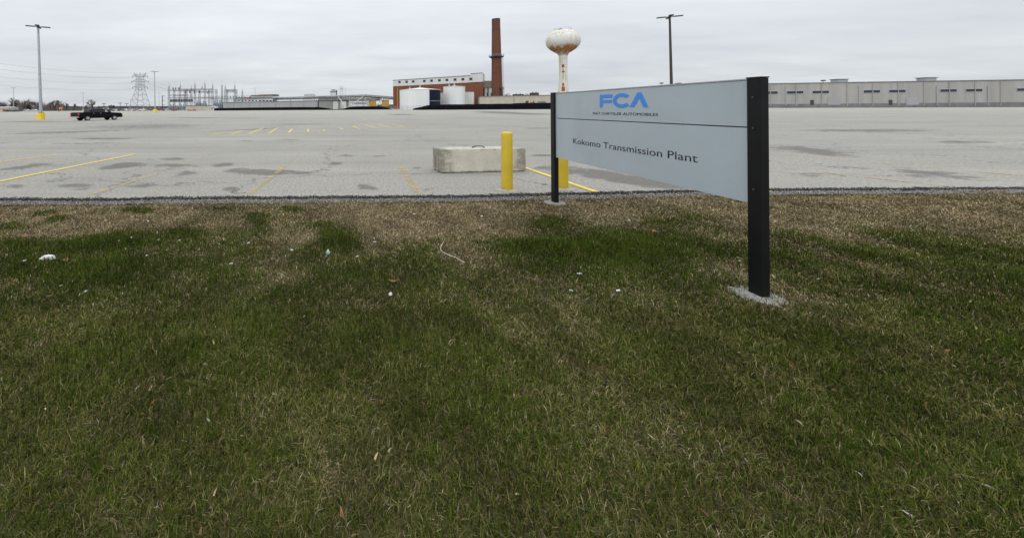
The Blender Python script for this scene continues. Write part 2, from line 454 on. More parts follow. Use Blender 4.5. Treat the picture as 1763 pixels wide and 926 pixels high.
# ---- brick power house
def brick(name, c1, c2, mort, s=1.0):
    m = bpy.data.materials.new(name); m.use_nodes = True
    t, b, NN, LK = nodes(m)
    b.inputs['Roughness'].default_value = .9; b.inputs['Specular IOR Level'].default_value = .2
    vec = NN('ShaderNodeTexCoord').outputs['Object']
    mp = NN('ShaderNodeMapping'); mp.inputs['Rotation'].default_value = (R(90), 0, 0)
    LK(vec, mp.inputs[0])
    br = NN('ShaderNodeTexBrick'); br.inputs['Scale'].default_value = s
    br.inputs['Color1'].default_value = c1 + (1,); br.inputs['Color2'].default_value = c2 + (1,); br.inputs['Mortar'].default_value = mort + (1,)
    br.inputs['Mortar Size'].default_value = .012
    LK(mp.outputs[0], br.inputs['Vector'])
    n = rampf(noise(.22, NN, LK, vec, 6, .65), .35, .7, NN, LK)
    n2 = rampf(noise(.9, NN, LK, vec, 5, .65, (2, 2, .25)), .42, .72, NN, LK)
    c = mixc(mth('MULTIPLY', n, .45, NN, LK), br.outputs['Color'], tuple(x * .55 for x in c1), NN, LK)
    c = mixc(mth('MULTIPLY', n2, .35, NN, LK), c, (.06, .05, .045), NN, LK)
    LK(c, b.inputs['Base Color'])
    return m
M['brick'] = brick('power_house_brick', (.215, .068, .034), (.15, .045, .025), (.20, .13, .10))
M['chimney_brick'] = brick('chimney_brick', (.150, .054, .031), (.105, .039, .025), (.14, .09, .07), 1.2)

A = base(677, 283); B = base(832, 240); dv = (9, 24)
zb = min(A.z, B.z) - .5; ztop = hz(832, 129, 240); zband = hz(832, 141.3, 240)
ph = thing('power_house', 'long red brick power house with a white upper storey of small square windows', 'building', (A + B) / 2)
ph.location.z = zb
mb = MB(); blk(mb, A, B, dv, zb, zband); mb.build('brick_wall', M['brick'], ph, world=True)
nrm = Vector((-(A - B).y, (A - B).x, 0)).normalized()
if nrm.y > 0: nrm = -nrm
mb = MB(); blk(mb, A + nrm * .12, B + nrm * .12, (dv[0], dv[1] + .2), zband + .003, ztop - .2); mb.build('clad_storey', M['white_clad'], ph, world=True)
mb = MB(); blk(mb, A + nrm * .35, B + nrm * .35, (dv[0], dv[1] + .4), ztop - .2, ztop + .15); mb.build('roof', M['roof'], ph, world=True)
C = on(811, A, B)
mb = MB(); blk(mb, C + nrm * .38, B + nrm * .38, (6, 14), zband + .05, ztop + 1.0); mb.build('roof_penthouse', M['white_clad'], ph, world=True)
mb = MB(); blk(mb, C + nrm * .6, B + nrm * .6, (6, 14), ztop + 1.0, ztop + 1.25); mb.build('penthouse_roof', M['roof'], ph, world=True)
dirw = (B - A).normalized()
for px in (688.5, 700.5, 712, 731, 743.5, 757, 770, 784, 797.5, 811.5):
    c = on(px, A, B) + (nrm * .27 if px > 809 else nrm * 0); yy = 141.8 - (px - 688.5) * (141.8 - 136.3) / 123
    z = hz(px, yy, c.y); o = c + nrm * .14
    def wq(h, v0, v1, off, th):
        mb = MB(); a = o - dirw * h + nrm * off; e = o + dirw * h + nrm * off
        blk(mb, a, e, (-nrm.x * th, -nrm.y * th), z + v0, z + v1); return mb
    f = wq(1.05, -.85, .85, .05, .2).build('window', M['galv'], ph, world=True)
    g = wq(.93, -.72, .72, .07, .1).build('pane', M['glass_dark'], None)
    g.data.transform(Matrix.Translation(-ph.location)); g.parent = f
# yellow stained downpipe at the left corner
mb = MB(); p = on(685.5, A, B) + nrm * .4; mb.bar((p.x, p.y, zb), (p.x, p.y, hz(685, 152, p.y)), .35, 8); mb.build('downpipe', M['ochre'], ph, world=True)

# tan duct house between brick hall and chimney
p0, p1 = base(832.5, 246), base(849, 246)
dh = thing('duct_house', 'tan corrugated duct house bridging brick hall and tall chimney', 'building', (p0 + p1) / 2)
mb = MB(); blk(mb, p0, p1, (1, 6), hz(840, 151, 246), hz(840, 139.5, 246)); mb.build('duct_casing', M['tan_metal'], dh, world=True)
for q in (833.5, 840, 847):
    a = base(q, 246.8); mb = MB(); mb.bar(a, (a.x, a.y, hz(840, 151, 246)), .3, 6); mb.build('leg', M['dark_steel'], dh, world=True)
mb = MB()
for q in (836, 842.5): a = base(q, 247.5); mb.bar(a, (a.x, a.y, hz(840, 151, 246)), .95, 10)
mb.build('vertical_duct', M['tank_white'], dh, world=True)
mb = MB(); blk(mb, base(833, 249), base(848, 249), (0, 1.5), 0, hz(840, 160, 249)); mb.build('lower_casing', M['dark_steel'], dh, world=True)

# ---- chimney
cy_ = 236.0
cb = base(856, cy_); zt = hz(853.5, 33, cy_); k = cy_ / F
lean = Vector((-.55, 0, 0))
ch = thing('brick_chimney', 'tall round red brick chimney stack with a steel gallery halfway', 'chimney', cb)
H = zt - cb.z
prof = [(9.6 * k, -.5), (9.3 * k, H * .10), (8.3 * k, H * .40), (7.4 * k, H * .7), (6.7 * k, H * .93), (6.75 * k, H * .94), (6.75 * k, H - .2), (6.5 * k, H), (5.3 * k, H), (5.2 * k, H - 3)]
mb = MB(); mb.lathe(prof, n=40); st = mb.build('brick_shaft', M['chimney_brick'], ch, smooth=True, autosmooth=40)
def soot(m):
    t, b, NN, LK = nodes(m)
    vec = NN('ShaderNodeTexCoord').outputs['Object']; sp = NN('ShaderNodeSeparateXYZ'); LK(vec, sp.inputs[0])
    old = b.inputs['Base Color'].links[0].from_socket
    f = mth('ADD', mth('DIVIDE', mth('SUBTRACT', sp.outputs[2], H * .84, NN, LK), H * .16, NN, LK), mth('MULTIPLY', mth('SUBTRACT', noise(.5, NN, LK, vec, 4), .5, NN, LK), 1.2, NN, LK), NN, LK)
    LK(mixc(mth('MULTIPLY', rampf(f, .2, 1.0, NN, LK), .5, NN, LK), old, (.04, .03, .027), NN, LK), b.inputs['Base Color'])
soot(M['chimney_brick'])
hg = hz(855, 98, cy_) - cb.z
mb = MB(); mb.lathe([(7.9 * k, hg - 1.1), (11.6 * k, hg - .25), (12.3 * k, hg - .2), (12.3 * k, hg + .1), (7.9 * k, hg + .1)], n=24, cap=False); mb.build('gallery_deck', M['dark_steel'], ch)
mb = MB()
for i in range(16):
    a = 2 * PI * i / 16; c, s = math.cos(a) * 12.2 * k, math.sin(a) * 12.2 * k
    mb.bar((c, s, hg), (c, s, hg + 1.2), .06)
    a2 = 2 * PI * (i + 1) / 16; c2, s2 = math.cos(a2) * 12.2 * k, math.sin(a2) * 12.2 * k
    for h in (.65, 1.2): mb.bar((c, s, hg + h), (c2, s2, hg + h), .05)
mb.build('gallery_rail', M['lattice'], ch)
for fr in (108, 118, 52):
    h = hz(855, fr, cy_) - cb.z; rr = np.interp(h / H, [0, .1, .4, .7, 1], [9.5, 9.3, 8.3, 7.4, 6.6]) * k + .06
    mb = MB(); mb.lathe([(rr - .1, h), (rr, h), (rr, h + .25), (rr - .1, h + .25)], n=32, cap=False); mb.build('steel_band', M['dark_steel'], ch)
mb = MB()
def rung_ladder(mb, x0, y0, za, x1, y1, zb2, w=.35, cage=True):
    a = Vector((x0, y0, za)); b2 = Vector((x1, y1, zb2)); sx = Vector((0, -w, 0)); n = int((zb2 - za) / 1.3)
    for s in (sx, -sx): mb.bar(a + s, b2 + s, .07)
    for i in range(n):
        p = a + (b2 - a) * i / n; mb.bar(p + sx, p - sx, .06)
        if cage:
            c1, c2 = p + sx + Vector((.75, 0, 0)), p - sx + Vector((.75, 0, 0))
            mb.bar(p + sx, c1, .06); mb.bar(p - sx, c2, .06); mb.bar(c1, c2, .06)
    if cage:
        for s in (sx, -sx): mb.bar(a + s + Vector((.75, 0, 0)), b2 + s + Vector((.75, 0, 0)), .05)
rung_ladder(mb, 10.3 * k, 0, 3.0, 9.0 * k, 0, hg + .2); mb.build('cage_ladder', M['rail'], ch)
mb = MB(); rung_ladder(mb, 8.0 * k, 0, hg + .2, 7.1 * k, 0, H + .7, cage=False); mb.build('upper_ladder', M['lattice'], ch)
for o in ch.children: o.rotation_euler = (0, -.0085, 0)
# valve house at the foot of chimney
a = base(864.5, 232)
vh = thing('ladder_platform', 'small dark access platform at the foot of the chimney ladder', 'platform', a)
mb = MB(); mb.box(-.9, .9, -.9, .9, hz(864, 153, 232) - a.z, hz(864, 152, 232) - a.z); mb.build('deck', M['dark_steel'], vh)
for sx in (-.8, .8):
    for sy in (-.8, .8): mb = MB(); mb.bar((sx, sy, 0), (sx, sy, hz(864, 149.5, 232) - a.z), .12); mb.build('leg', M['dark_steel'], vh)

# ---- storage tanks
def tank(px0, px1, ytop, Y, label, blue=False, dome=3):
    c = base((px0 + px1) / 2, Y); r = (px1 - px0) / 2 * Y / F; h = hz((px0 + px1) / 2, ytop, Y) - c.z
    t = thing('storage_tank', label, 'tank', c)
    mb = MB(); mb.lathe([(r, -.3), (r, h)], n=56); mb.build('shell', M['tank_white'], t, smooth=True, autosmooth=40)
    mb = MB(); mb.lathe([(r + .15, h + .003), (r + .15, h + .25), (r * .5, h + dome * .55), (.1, h + dome)], n=40); mb.build('roof', M['tank_white'], t)
    mb = MB(); mb.bar((0, -.6, h + dome * .7), (0, -.6, h + dome + 1.2), .45, 8); mb.build('roof_vent', M['galv'], t)
    mb = MB(); mb.bar((-r * .55, -r * .3, h + dome * .3), (-r * .55, -r * .3, h + dome * .3 + 1.3), .4, 8); mb.build('roof_vent', M['galv'], t)
    if blue:
        vd = math.atan2(c.y, c.x)                          # angle from camera
        a0, a1 = vd + PI + .46, vd + PI + PI / 2 + .5
        mb = MB(); mb.lathe([(r + .06, 0), (r + .06, h - .1)], n=24, a0=a0, a1=a1, cap=False); mb.build('blue_cladding', M['tank_blue'], t)
        mb = MB(); mb.lathe([(r + .14, h * .42), (r + .14, h * .42 + .22)], n=24, a0=a0, a1=a1, cap=False); mb.build('pale_stripe', M['galv'], t)
    return t
tank(688.5, 757.5, 156, 226, 'wide white storage tank with one dark blue side by brick hall', True, 1.6)
tank(764, 800.5, 150.3, 232, 'narrower all white storage tank in front of brick hall', False, .8)
for (a, c, yt, Y, lab) in ((800.5, 816, 158.3, 234, 'plain pale metal shed right of the narrower white tank'), (757, 764.5, 160, 238, 'thin pale metal shed squeezed between two white tanks')):
    p, q = base(a, Y), base(c, Y); t = thing('metal_shed', lab, 'shed', (p + q) / 2)
    mb = MB(); blk(mb, p, q, (1.5, 4), p.z - .3, hz(a, yt, Y)); mb.build('wall', M['white_clad'], t, world=True)
    mb = MB(); blk(mb, p + Vector((-.2, -.2, 0)), q + Vector((.2, -.2, 0)), (1.5, 4.4), hz(a, yt, Y) + .003, hz(a, yt, Y) + .2); mb.build('roof', M['roof'], t, world=True)

# ---- low cream plant buildings right of chimney
def building(name, label, a, Ya, c, Yc, yt, dv, mat, roofmat='roof', ytc=None, lip=.25):
    p, q = base(a, Ya), base(c, Yc); t = thing(name, label, 'building', (p + q) / 2)
    z1 = hz(a, yt, Ya); z2 = z1 if ytc is None else hz(c, ytc, Yc)
    mb = MB(); blk(mb, p, q, dv, min(p.z, q.z) - .4, z1, z2); mb.build('wall', M[mat], t, world=True)
    mb = MB()
    n = Vector((q - p).xy.normalized()); nn = Vector((n.y, -n.x)); pp = p.xy - n * lip + nn * lip; qq = q.xy + n * lip + nn * lip
    d = Vector(dv); mb.foot([pp, qq, qq + d * 1.02, pp + d * 1.02], [z1 + .003, z2 + .003, z2 + .003, z1 + .003], [z1 + .3, z2 + .3, z2 + .3, z1 + .3]); mb.build('roof', M[roofmat], t, world=True)
    return t, p, q, z1
def face_box(t, name, mat, p, q, a, c, y0, y1, off=.1, th=.3):
    """a panel on the front face p-q of thing t between pixel columns a..c and rows y0..y1"""
    A_, B_ = on(a, p, q), on(c, p, q); d = (q - p).xy.normalized(); nn = Vector((d.y, -d.x))
    if nn.y > 0: nn = -nn
    mb = MB(); o = Vector((nn.x * off, nn.y * off, 0))
    blk(mb, A_ + o, B_ + o, (-nn.x * th, -nn.y * th), hz(a, y1, A_.y), hz(a, y0, A_.y)); return mb.build(name, M[mat], t, world=True)
lo, p, q, z1 = building('plant_building', 'long low cream plant building beside the chimney and water tower', 826, 226, 1010, 214, 167, (8, 30), 'cream', ytc=163.2)
face_box(lo, 'door', 'roof', p, q, 926, 940, 175, 181); face_box(lo, 'door', 'dark_steel', p, q, 905, 910, 174, 180)
face_box(lo, 'pilaster', 'tan_metal', p, q, 884.5, 885.5, 167, 184, .15); face_box(lo, 'pilaster', 'tan_metal', p, q, 948, 949, 164, 184, .15)
for (a, c, y0, Y, mt, lab) in ((873, 880, 161.5, 236, 'white_clad', 'pale rooftop air unit nearest the chimney'), (886, 902, 161.3, 238, 'dark_steel', 'wide dark rooftop air unit in the middle of low cream roof'),
                         (905, 912, 162.2, 236, 'tan_metal', 'tan rooftop air unit beside the dark wide one'), (916, 928, 158.7, 232, 'dark_steel', 'tallest dark rooftop air unit left of the water tower')):
    p0, p1 = base(a, Y), base(c, Y); t = thing('rooftop_unit', lab, 'air unit', (p0 + p1) / 2 + Vector((0, 0, 0)))
    zlo = hz(a, 166.2, Y); zhi = hz(a, y0 + 1.2, Y)
    mb = MB(); blk(mb, p0, p1, (0, 3), zlo - 1.5, zhi); mb.build('casing', M[mt], t, world=True)
    for s in (.25, .7): x = p0.x + (p1.x - p0.x) * s; mb = MB(); mb.bar((x, Y + 1, zhi), (x, Y + 1, hz(a, y0, Y) + .2), .35, 8); mb.build('exhaust', M['galv'], t, world=True)
# red pump unit by the cream wall, and a blue container
p0 = base(917, 212); rp = thing('pump_unit', 'small red pump unit against the low cream wall', 'machine', p0)
mb = MB(); mb.box(-1.1, 1.1, -.6, .6, .5, 3.6); mb.build('housing', M['red'], rp); mb = MB(); mb.box(-1.3, 1.3, -.8, .8, 0, .5); mb.build('skid', M['dark_steel'], rp); mb = MB(); mb.bar((.5, 0, 3.6), (.5, 0, 4.6), .2, 8); mb.build('exhaust', M['dark_steel'], rp)
p0 = base(945, 206); bc = thing('skip_container', 'dark blue waste container behind the sign post', 'container', p0)
mb = MB(); mb.foot([(-2.4, -1), (2.4, -1), (2.4, 1), (-2.4, 1)], 0, 3.0); pm_b = pm('container_blue', (.03, .06, .15), .6, .2, 1); mb.build('body', pm_b, bc)
mb = MB()
for x in (-2, -1, 0, 1, 2): mb.box(x - .08, x + .08, -1.12, -1.0, .1, 2.9)
mb.build('rib', pm_b, bc)

# ---- large hall behind the sign, continuing past it
M['hall'] = pm('hall_cladding', (.29, .28, .262), .75, .12, .3, stretch=(2, 2, .15))
hall, p, q, z1 = building('assembly_hall', 'big flat roofed pale hall behind the sign with roof floodlights', 1137, 205, 1850, 150, 147.6, (30, 60), 'hall', ytc=137)
d = (q - p)
for i in range(16):
    a = 1150 + i * 44
    face_box(hall, 'pilaster', 'hall', p, q, a, a + 1.2, 148.6 - (a - 1137) * .0148, 183, .22, .4)
for i in range(11):
    if i in (3, 6, 9): continue
    a = 1310 + i * 44
    w = face_box(hall, 'window', 'galv', p, q, a, a + 30, 157 - (a - 1310) * .012, 163.5 - (a - 1310) * .012, .1, .2)
    g = face_box(hall, 'pane', 'glass_dark', p, q, a + 1, a + 29, 158 - (a - 1310) * .012, 162.5 - (a - 1310) * .012, .13, .2)
    g.parent = w
for a in (1425, 1560):
    w = face_box(hall, 'roller_door', 'grey_wall', p, q, a, a + 22, 168, 181, .16, .3)
for a in (1352, 1478, 1612, 1700): face_box(hall, 'downpipe', 'galv', p, q, a, a + .9, 148, 182, .3, .3)
for a in (1395, 1530): face_box(hall, 'door', 'dark_steel', p, q, a, a + 6, 172.5, 181, .16, .3)
face_box(hall, 'wall_base', 'roof', p, q, 1140, 1845, 181.2, 187, .12, .3)
M['flood'] = pm('floodlight_housing', (.05, .05, .055), .5, .2, 3)
for i, (a, y0, lab) in enumerate(((1140.5, 143, 'floodlight on a tall bracket at the left end of the hall roof'), (1166.5, 144.2, 'small floodlight next to dark lamp post on the hall roof'), (1171.5, 143.4, 'larger twin of the roof floodlights right of dark lamp post'), (1420, 138.5, 'lone floodlight far along the right half of hall roof'))):
    pt = on(a, p, q); zr = z1 + (hz(1850, 137, 150) - z1) * ((pt - p).length / d.length) + .3
    t = thing('roof_floodlight', lab, 'floodlight', (pt.x, pt.y + .6, zr), group='floodlights along the hall roof')
    hgt = hz(a, y0, pt.y) - zr
    mb = MB(); mb.bar((0, 0, 0), (0, 0, hgt - .3), .09); mb.build('bracket', M['dark_steel'], t)
    mb = MB(); mb.box(-.75, .75, -.5, .3, hgt - .4, hgt + .15); mb.build('lamp_head', M['flood'], t)
for a in (1480, 1640):
    pt = on(a, p, q); zr = z1 + (hz(1850, 137, 150) - z1) * ((pt - p).length / d.length) + .25
    t = thing('roof_ventilator', 'low grey ventilator box on the hall roof, ' + ('the left of two' if a < 1500 else 'the right of two'), 'ventilator', (pt.x + 1, pt.y + 8, zr))
    mb = MB(); mb.box(-2.2, 2.2, -1.5, 1.5, -.2, 1.6); mb.build('casing', M['galv'], t); mb = MB(); mb.box(-2.5, 2.5, -1.8, 1.8, 1.603, 1.85); mb.build('hood', M['roof'], t)

# ---- water tower
wy = 290.0; k = wy / F
wc = base(970, wy)
def rz_(lst): return [(r * k, hz(970, y, wy) - wc.z) for r, y in lst]
wt = thing('water_tower', 'rust streaked white water tower with a bulbous tank on single stem', 'water tower', wc)
rust = bpy.data.materials.new('rusted_white_paint'); rust.use_nodes = True
t, b, NN, LK = nodes(rust); b.inputs['Roughness'].default_value = .65
vec = NN('ShaderNodeTexCoord').outputs['Object']; sp = NN('ShaderNodeSeparateXYZ'); LK(vec, sp.inputs[0])
zz = lambda y: hz(970, y, wy) - wc.z
c0 = mixc(noise(.25, NN, LK, vec, 5), (.60, .59, .54), (.49, .485, .45), NN, LK)
strk = noise(.75, NN, LK, vec, 6, .7, (1, 1, .10))
c0 = mixc(mth('MULTIPLY', rampf(strk, .47, .68, NN, LK), .58, NN, LK), c0, (.36, .26, .11), NN, LK)
blot = noise(.42, NN, LK, vec, 6, .72, (1, 1, .35))
low = mth('SUBTRACT', 1, mth('MULTIPLY', mth('ABSOLUTE', mth('SUBTRACT', sp.outputs[2], zz(87), NN, LK), None, NN, LK), 1 / (12.5 * k), NN, LK), NN, LK, True)
topm = mth('SUBTRACT', 1, mth('MULTIPLY', mth('ABSOLUTE', mth('SUBTRACT', sp.outputs[2], zz(59), NN, LK), None, NN, LK), 1 / (6.0 * k), NN, LK), NN, LK, True)
wt1 = mth('ADD', mth('MULTIPLY', low, .42, NN, LK), mth('MULTIPLY', topm, .16, NN, LK), NN, LK)
rf = rampf(mth('ADD', blot, wt1, NN, LK), .63, .84, NN, LK)
c0 = mixc(rf, c0, mixc(noise(1.1, NN, LK, vec, 5, .7), (.42, .19, .045), (.15, .05, .018), NN, LK), NN, LK)
skirt = rampf(mth('SUBTRACT', noise(.6, NN, LK, vec, 5, .7), mth('DIVIDE', mth('SUBTRACT', sp.outputs[2], zz(158), NN, LK), 9 * k, NN, LK), NN, LK), .42, .7, NN, LK)
c0 = mixc(mth('MULTIPLY', skirt, .7, NN, LK), c0, (.40, .19, .06), NN, LK)
LK(c0, b.inputs['Base Color'])
mb = MB(); mb.lathe(rz_([(2, 52.5), (13, 53), (17, 55), (22, 59), (25.6, 64), (27, 70), (26.6, 75), (24.5, 80), (20, 85), (14.5, 89), (9.5, 92), (7.2, 95.5)]), n=48); mb.build('tank', rust, wt, smooth=True)
mb = MB(); mb.lathe(rz_([(7.2, 95.5), (6.6, 101), (6.3, 120), (6.5, 140), (7.3, 150), (8.6, 158), (10.5, 168), (13, 185), (13.2, 190)]), n=36); mb.build('stem', rust, wt, smooth=True)
mb = MB()
zr = zz(53)
for i in range(14):
    a = 2 * PI * i / 14; c, s = 13 * k * math.cos(a), 13 * k * math.sin(a); a2 = 2 * PI * (i + 1) / 14; c2, s2 = 13 * k * math.cos(a2), 13 * k * math.sin(a2)
    mb.bar((c, s, zr - .2), (c, s, zr + 1.5), .07)
    for h in (.8, 1.5): mb.bar((c, s, zr + h), (c2, s2, zr + h), .06)
mb.build('roof_rail', M['rail'], wt)
mb = MB(); mb.lathe([(1.0, zr - .2), (1.0, zr + .7), (1.6, zr + .8), (.2, zr + 1.5)], c=(-4.5 * k, 0, 0), n=14); mb.build('roof_vent', M['dark_steel'], wt)
for (y0, y1, w, wob) in ((112, 117, 1.9, 0), (123, 125.5, 2.1, 0), (143.5, 149, 1.4, 0), (150, 157.5, 2.6, 0)):
    yc = (y0 + y1) / 2; rr = np.interp(yc, [95, 101, 120, 140, 150, 158], [7.2, 6.6, 6.3, 6.5, 7.3, 8.6]) * k
    mb = MB(); pts = []
    a0 = math.atan2(-wc.y, -wc.x); da = w * k / rr
    z0_, z1_ = zz(y1), zz(y0)
    r0_ = np.interp(y1, [95, 101, 120, 140, 150, 158], [7.2, 6.6, 6.3, 6.5, 7.3, 8.6]) * k + .1; r1_ = np.interp(y0, [95, 101, 120, 140, 150, 158], [7.2, 6.6, 6.3, 6.5, 7.3, 8.6]) * k + .1
    mb.lathe([(r0_ - .3, z0_), (r0_, z0_), (r1_, z1_), (r1_ - .3, z1_)], n=6, a0=a0 - da, a1=a0 + da, cap=False); mb.build('rusty_vent', M['rusty'], wt)
mb = MB()
rr = [6.5 * k + .02]
mb.lathe([(6.36 * k + .05, zz(137)), (6.31 * k + .05, zz(117.6))], n=4, a0=math.atan2(-wc.y, -wc.x) - .09, a1=math.atan2(-wc.y, -wc.x) + .08, cap=False)
mb.build('rust_streak', pm('rust_streak_brown', (.30, .17, .07), .85, .4, 1.5), wt)

# ---- long grey building, cream wall, black tarp berms
gb, p, q, z1 = building('long_grey_building', 'long low grey panelled building behind the left black berm', 384, 285, 546, 250, 177.2, (20, 25), 'grey_wall', ytc=174)
for a in (402, 429, 447, 474.5, 500, 523): face_box(gb, 'panel_joint', 'roof', p, q, a, a + .5, 177, 190, .06, .2)
gb2, p, q, z1 = building('grey_annex', 'short grey annex turning the corner of the long grey building', 546.6, 250, 571.5, 262, 174.2, (1, 14), 'grey_wall', ytc=175.2)
face_box(gb2, 'corner_pipe', 'dark_steel', p, q, 543 + 4.5, 548.4, 172, 188, .25, .4)
wb, p, q, z1 = building('white_shed', 'white boxy shed between grey annex and pipe bridge legs', 572, 262, 583, 262, 174.5, (0, 8), 'tank_white')
wb2, p, q, z1 = building('white_shed', 'smaller white shed with a grey roof under the pipe bridge', 585.5, 268, 596, 268, 174.8, (0, 8), 'tank_white')
wb3, p, q, z1 = building('pale_warehouse', 'pale low warehouse far behind the pipe bridge legs', 600, 300, 636, 300, 176.5, (0, 20), 'white_clad')
face_box(wb3, 'window_strip', 'roof', p, q, 606, 632, 178, 179.3, .1, .2)
cw, p, q, z1 = building('cream_service_building', 'low cream service building in front of the substation', 320, 252, 362, 250, 182.7, (0, 6), 'cream')
for a in (334, 348, 355): face_box(cw, 'panel_joint', 'tan_metal', p, q, a, a + .5, 183, 191, .06, .2)
cw2, p, q, z1 = building('white_kiosk', 'small white kiosk at the right end of cream service building', 362.5, 250, 371, 250, 182.3, (0, 5), 'tank_white')
face_box(cw2, 'door', 'dark_steel', p, q, 364, 366, 184.5, 190, .06, .2); face_box(cw2, 'window', 'glass_dark', p, q, 367.5, 369, 184.5, 187, .06, .2)

def berm(label, prof, Y0, Y1):
    """a long tarp covered ridge; prof rows are (px, top_y, base_y)"""
    xs = np.arange(prof[0][0], prof[-1][0] + .01, 2.0)
    pa = np.array(prof, float); rows = []
    for i, x in enumerate(xs):
        tpy = np.interp(x, pa[:, 0], pa[:, 1]) + .45 * (fbm(np.array([x * .13]), np.array([1.0]), 31)[0] - .5); 
        Y = Y0 + (Y1 - Y0) * (x - xs[0]) / (xs[-1] - xs[0]); g = base(x, Y); zt = max(hz(x, tpy, Y + 1.5), g.z + .1)
        hgt = zt - g.z
        rows.append([(g.x, g.y, g.z - .3), (g.x + .05, g.y + .35, g.z + hgt * .75), (g.x + .1, g.y + 1.2, zt), (g.x + .2, g.y + 2.4, zt - .15), (g.x + .3, g.y + 4, g.z - .3)])
    n = 5; mb = MB(); mb.add([v for r in rows for v in r], [(i * n + j, i * n + j + 1, (i + 1) * n + j + 1, (i + 1) * n + j) for i in range(len(rows) - 1) for j in range(n - 1)] + [tuple(range(n)), tuple((len(rows) - 1) * n + j for j in range(n))])
    c = rows[len(rows) // 2][0]
    return mb.top('tarp_berm', M['tarp'], (c[0], c[1], float(gz(c[1]))), label, 'berm')
berm('long black tarp covered berm running left before the grey building', [(368, 186.6, 191), (385, 186.2, 190), (480, 184.9, 190), (548, 184.6, 190), (562, 186.3, 190), (573, 188.3, 189.6), (588, 188.0, 189.5), (602, 184.3, 189), (616, 183.4, 189), (652, 183.2, 188.6), (662, 185, 188.5), (674, 187.8, 188.3)], 244, 238)
berm('black tarp covered berm before the white tanks and cream building', [(712, 187.0, 187.7), (726, 184.2, 187.5), (738, 181.2, 187.3), (765, 180.2, 187.1), (800, 180.0, 186.9), (830, 179.2, 186.5), (880, 178.8, 186), (900, 177.6, 185.8), (1010, 177.0, 185)], 205, 190)

# chain link fence before the wide tank
fa, fb = base(672, 208), base(742, 208)
fe = thing('chain_fence', 'thin wire fence in the gap between two black berms', 'fence', (fa + fb) / 2)
for i in range(8):
    a = fa + (fb - fa) * i / 7; mb = MB(); mb.bar((a.x, a.y, a.z), (a.x, a.y, a.z + 2.2), .05, 6); mb.build('post', M['lattice'], fe, world=True)
mb = MB()
for h in (.1, 1.1, 2.15): mb.bar(fa + Vector((0, 0, h)), fb + Vector((0, 0, h)), .03)
for i in range(90):
    a = fa + (fb - fa) * i / 90
    e = fa + (fb - fa) * min(1, (i + 2) / 90)
    mb.bar((a.x, a.y, a.z + .1), (e.x, e.y, e.z + 2.1), .012); mb.bar((e.x, e.y, e.z + .1), (a.x, a.y, a.z + 2.1), .012)
mb.build('mesh_wire', M['lattice'], fe, world=True)

# ---- pipe bridge
pb0, pb1, pb2 = P(470, 169.3, 285), P(628, 164.4, 248), P(677, 168.2, 272)
pb = thing('pipe_bridge', 'long elevated pipe bridge running to the brick hall', 'pipe bridge', (pb1.x, pb1.y, float(gz(248))))
def off(p, dz, dy=0): return Vector((p.x, p.y + dy, p.z + dz))
for dz, dy, r, nm, mt in ((.25, 0, .42, 'pipe', 'pipe'), (.25, 1.4, .42, 'pipe', 'white_clad'), (-.9, .3, .30, 'pipe', 'dark_steel')):
    mb = MB(); mb.path([off(pb0, dz, dy), off(pb1, dz, dy), off(pb2, dz, dy)], r, 8); mb.build(nm, M[mt], pb, world=True)
mb = MB()
for a, c, n in ((pb0, pb1, 44), (pb1, pb2, 14)):
    for i in range(n):
        s, e = a + (c - a) * i / n, a + (c - a) * (i + 1) / n
        mb.bar(off(s, -.5), off(e, -1.5) if i % 2 else off(e, -.5), .08); mb.bar(off(s, -1.5), off(e, -1.5), .1); mb.bar(off(s, -.45), off(s, -1.5), .08)
    mb.bar(off(a, -.45), off(c, -.45), .12)
mb.build('truss', M['dark_steel'], pb, world=True)
def on2(px):
    return on(px, pb0, pb1) if px <= 628 else on(px, pb1, pb2)
for px in (500, 523, 545, 563, 582.5, 602, 625, 644, 660):
    s = on2(px); s.z = pb0.z + (pb1.z - pb0.z) * ((s - pb0).xy.length / (pb1 - pb0).xy.length) if px <= 628 else pb1.z + (pb2.z - pb1.z) * ((s - pb1).xy.length / (pb2 - pb1).xy.length)
    g = float(gz(s.y)); mb = MB()
    mb.bar((s.x, s.y, g), (s.x, s.y, s.z - 1.5), .16 if px > 570 else .1); mb.bar((s.x, s.y + 1.6, g), (s.x, s.y + 1.6, s.z - 1.5), .16 if px > 570 else .1)
    mb.bar((s.x, s.y - .2, s.z - 1.6), (s.x, s.y + 1.8, s.z - 1.6), .15)
    mb.build('support_leg', M['rail'] if px in (602, 644) else M['dark_steel'], pb, world=True)
mb = MB()
for a, c in ((625, 596), (625, 638), (660, 645), (582.5, 598)):
    s, e = on2(a), on2(c); mb.bar((s.x, s.y - .2, hz(a, 167, s.y)), (e.x, e.y - .2, float(gz(e.y)) + .5), .30)
mb.build('diagonal_brace', M['white_clad'], pb, world=True)
rk0, rk1 = base(549, 275), base(655, 268); rk = thing('pipe_rack', 'low rack of tan and white pipes under the pipe bridge', 'pipe rack', (rk0 + rk1) / 2)
for i, (y_, rr_, mt) in enumerate(((170.0, .30, 'tan_metal'), (171.4, .34, 'white_clad'), (172.6, .28, 'tan_metal'), (173.8, .24, 'dark_steel'))):
    mb = MB(); mb.bar((rk0.x, rk0.y + i * .6, hz(600, y_, 272)), (rk1.x, rk1.y + i * .6, hz(600, y_, 272)), rr_, 8); mb.build('pipe', M[mt], rk, world=True)
for i in range(9):
    a = rk0 + (rk1 - rk0) * i / 8; mb = MB(); mb.bar((a.x, a.y + 1, a.z), (a.x, a.y + 1, hz(600, 169.4, 272)), .16); mb.build('rack_post', M['galv'], rk, world=True)
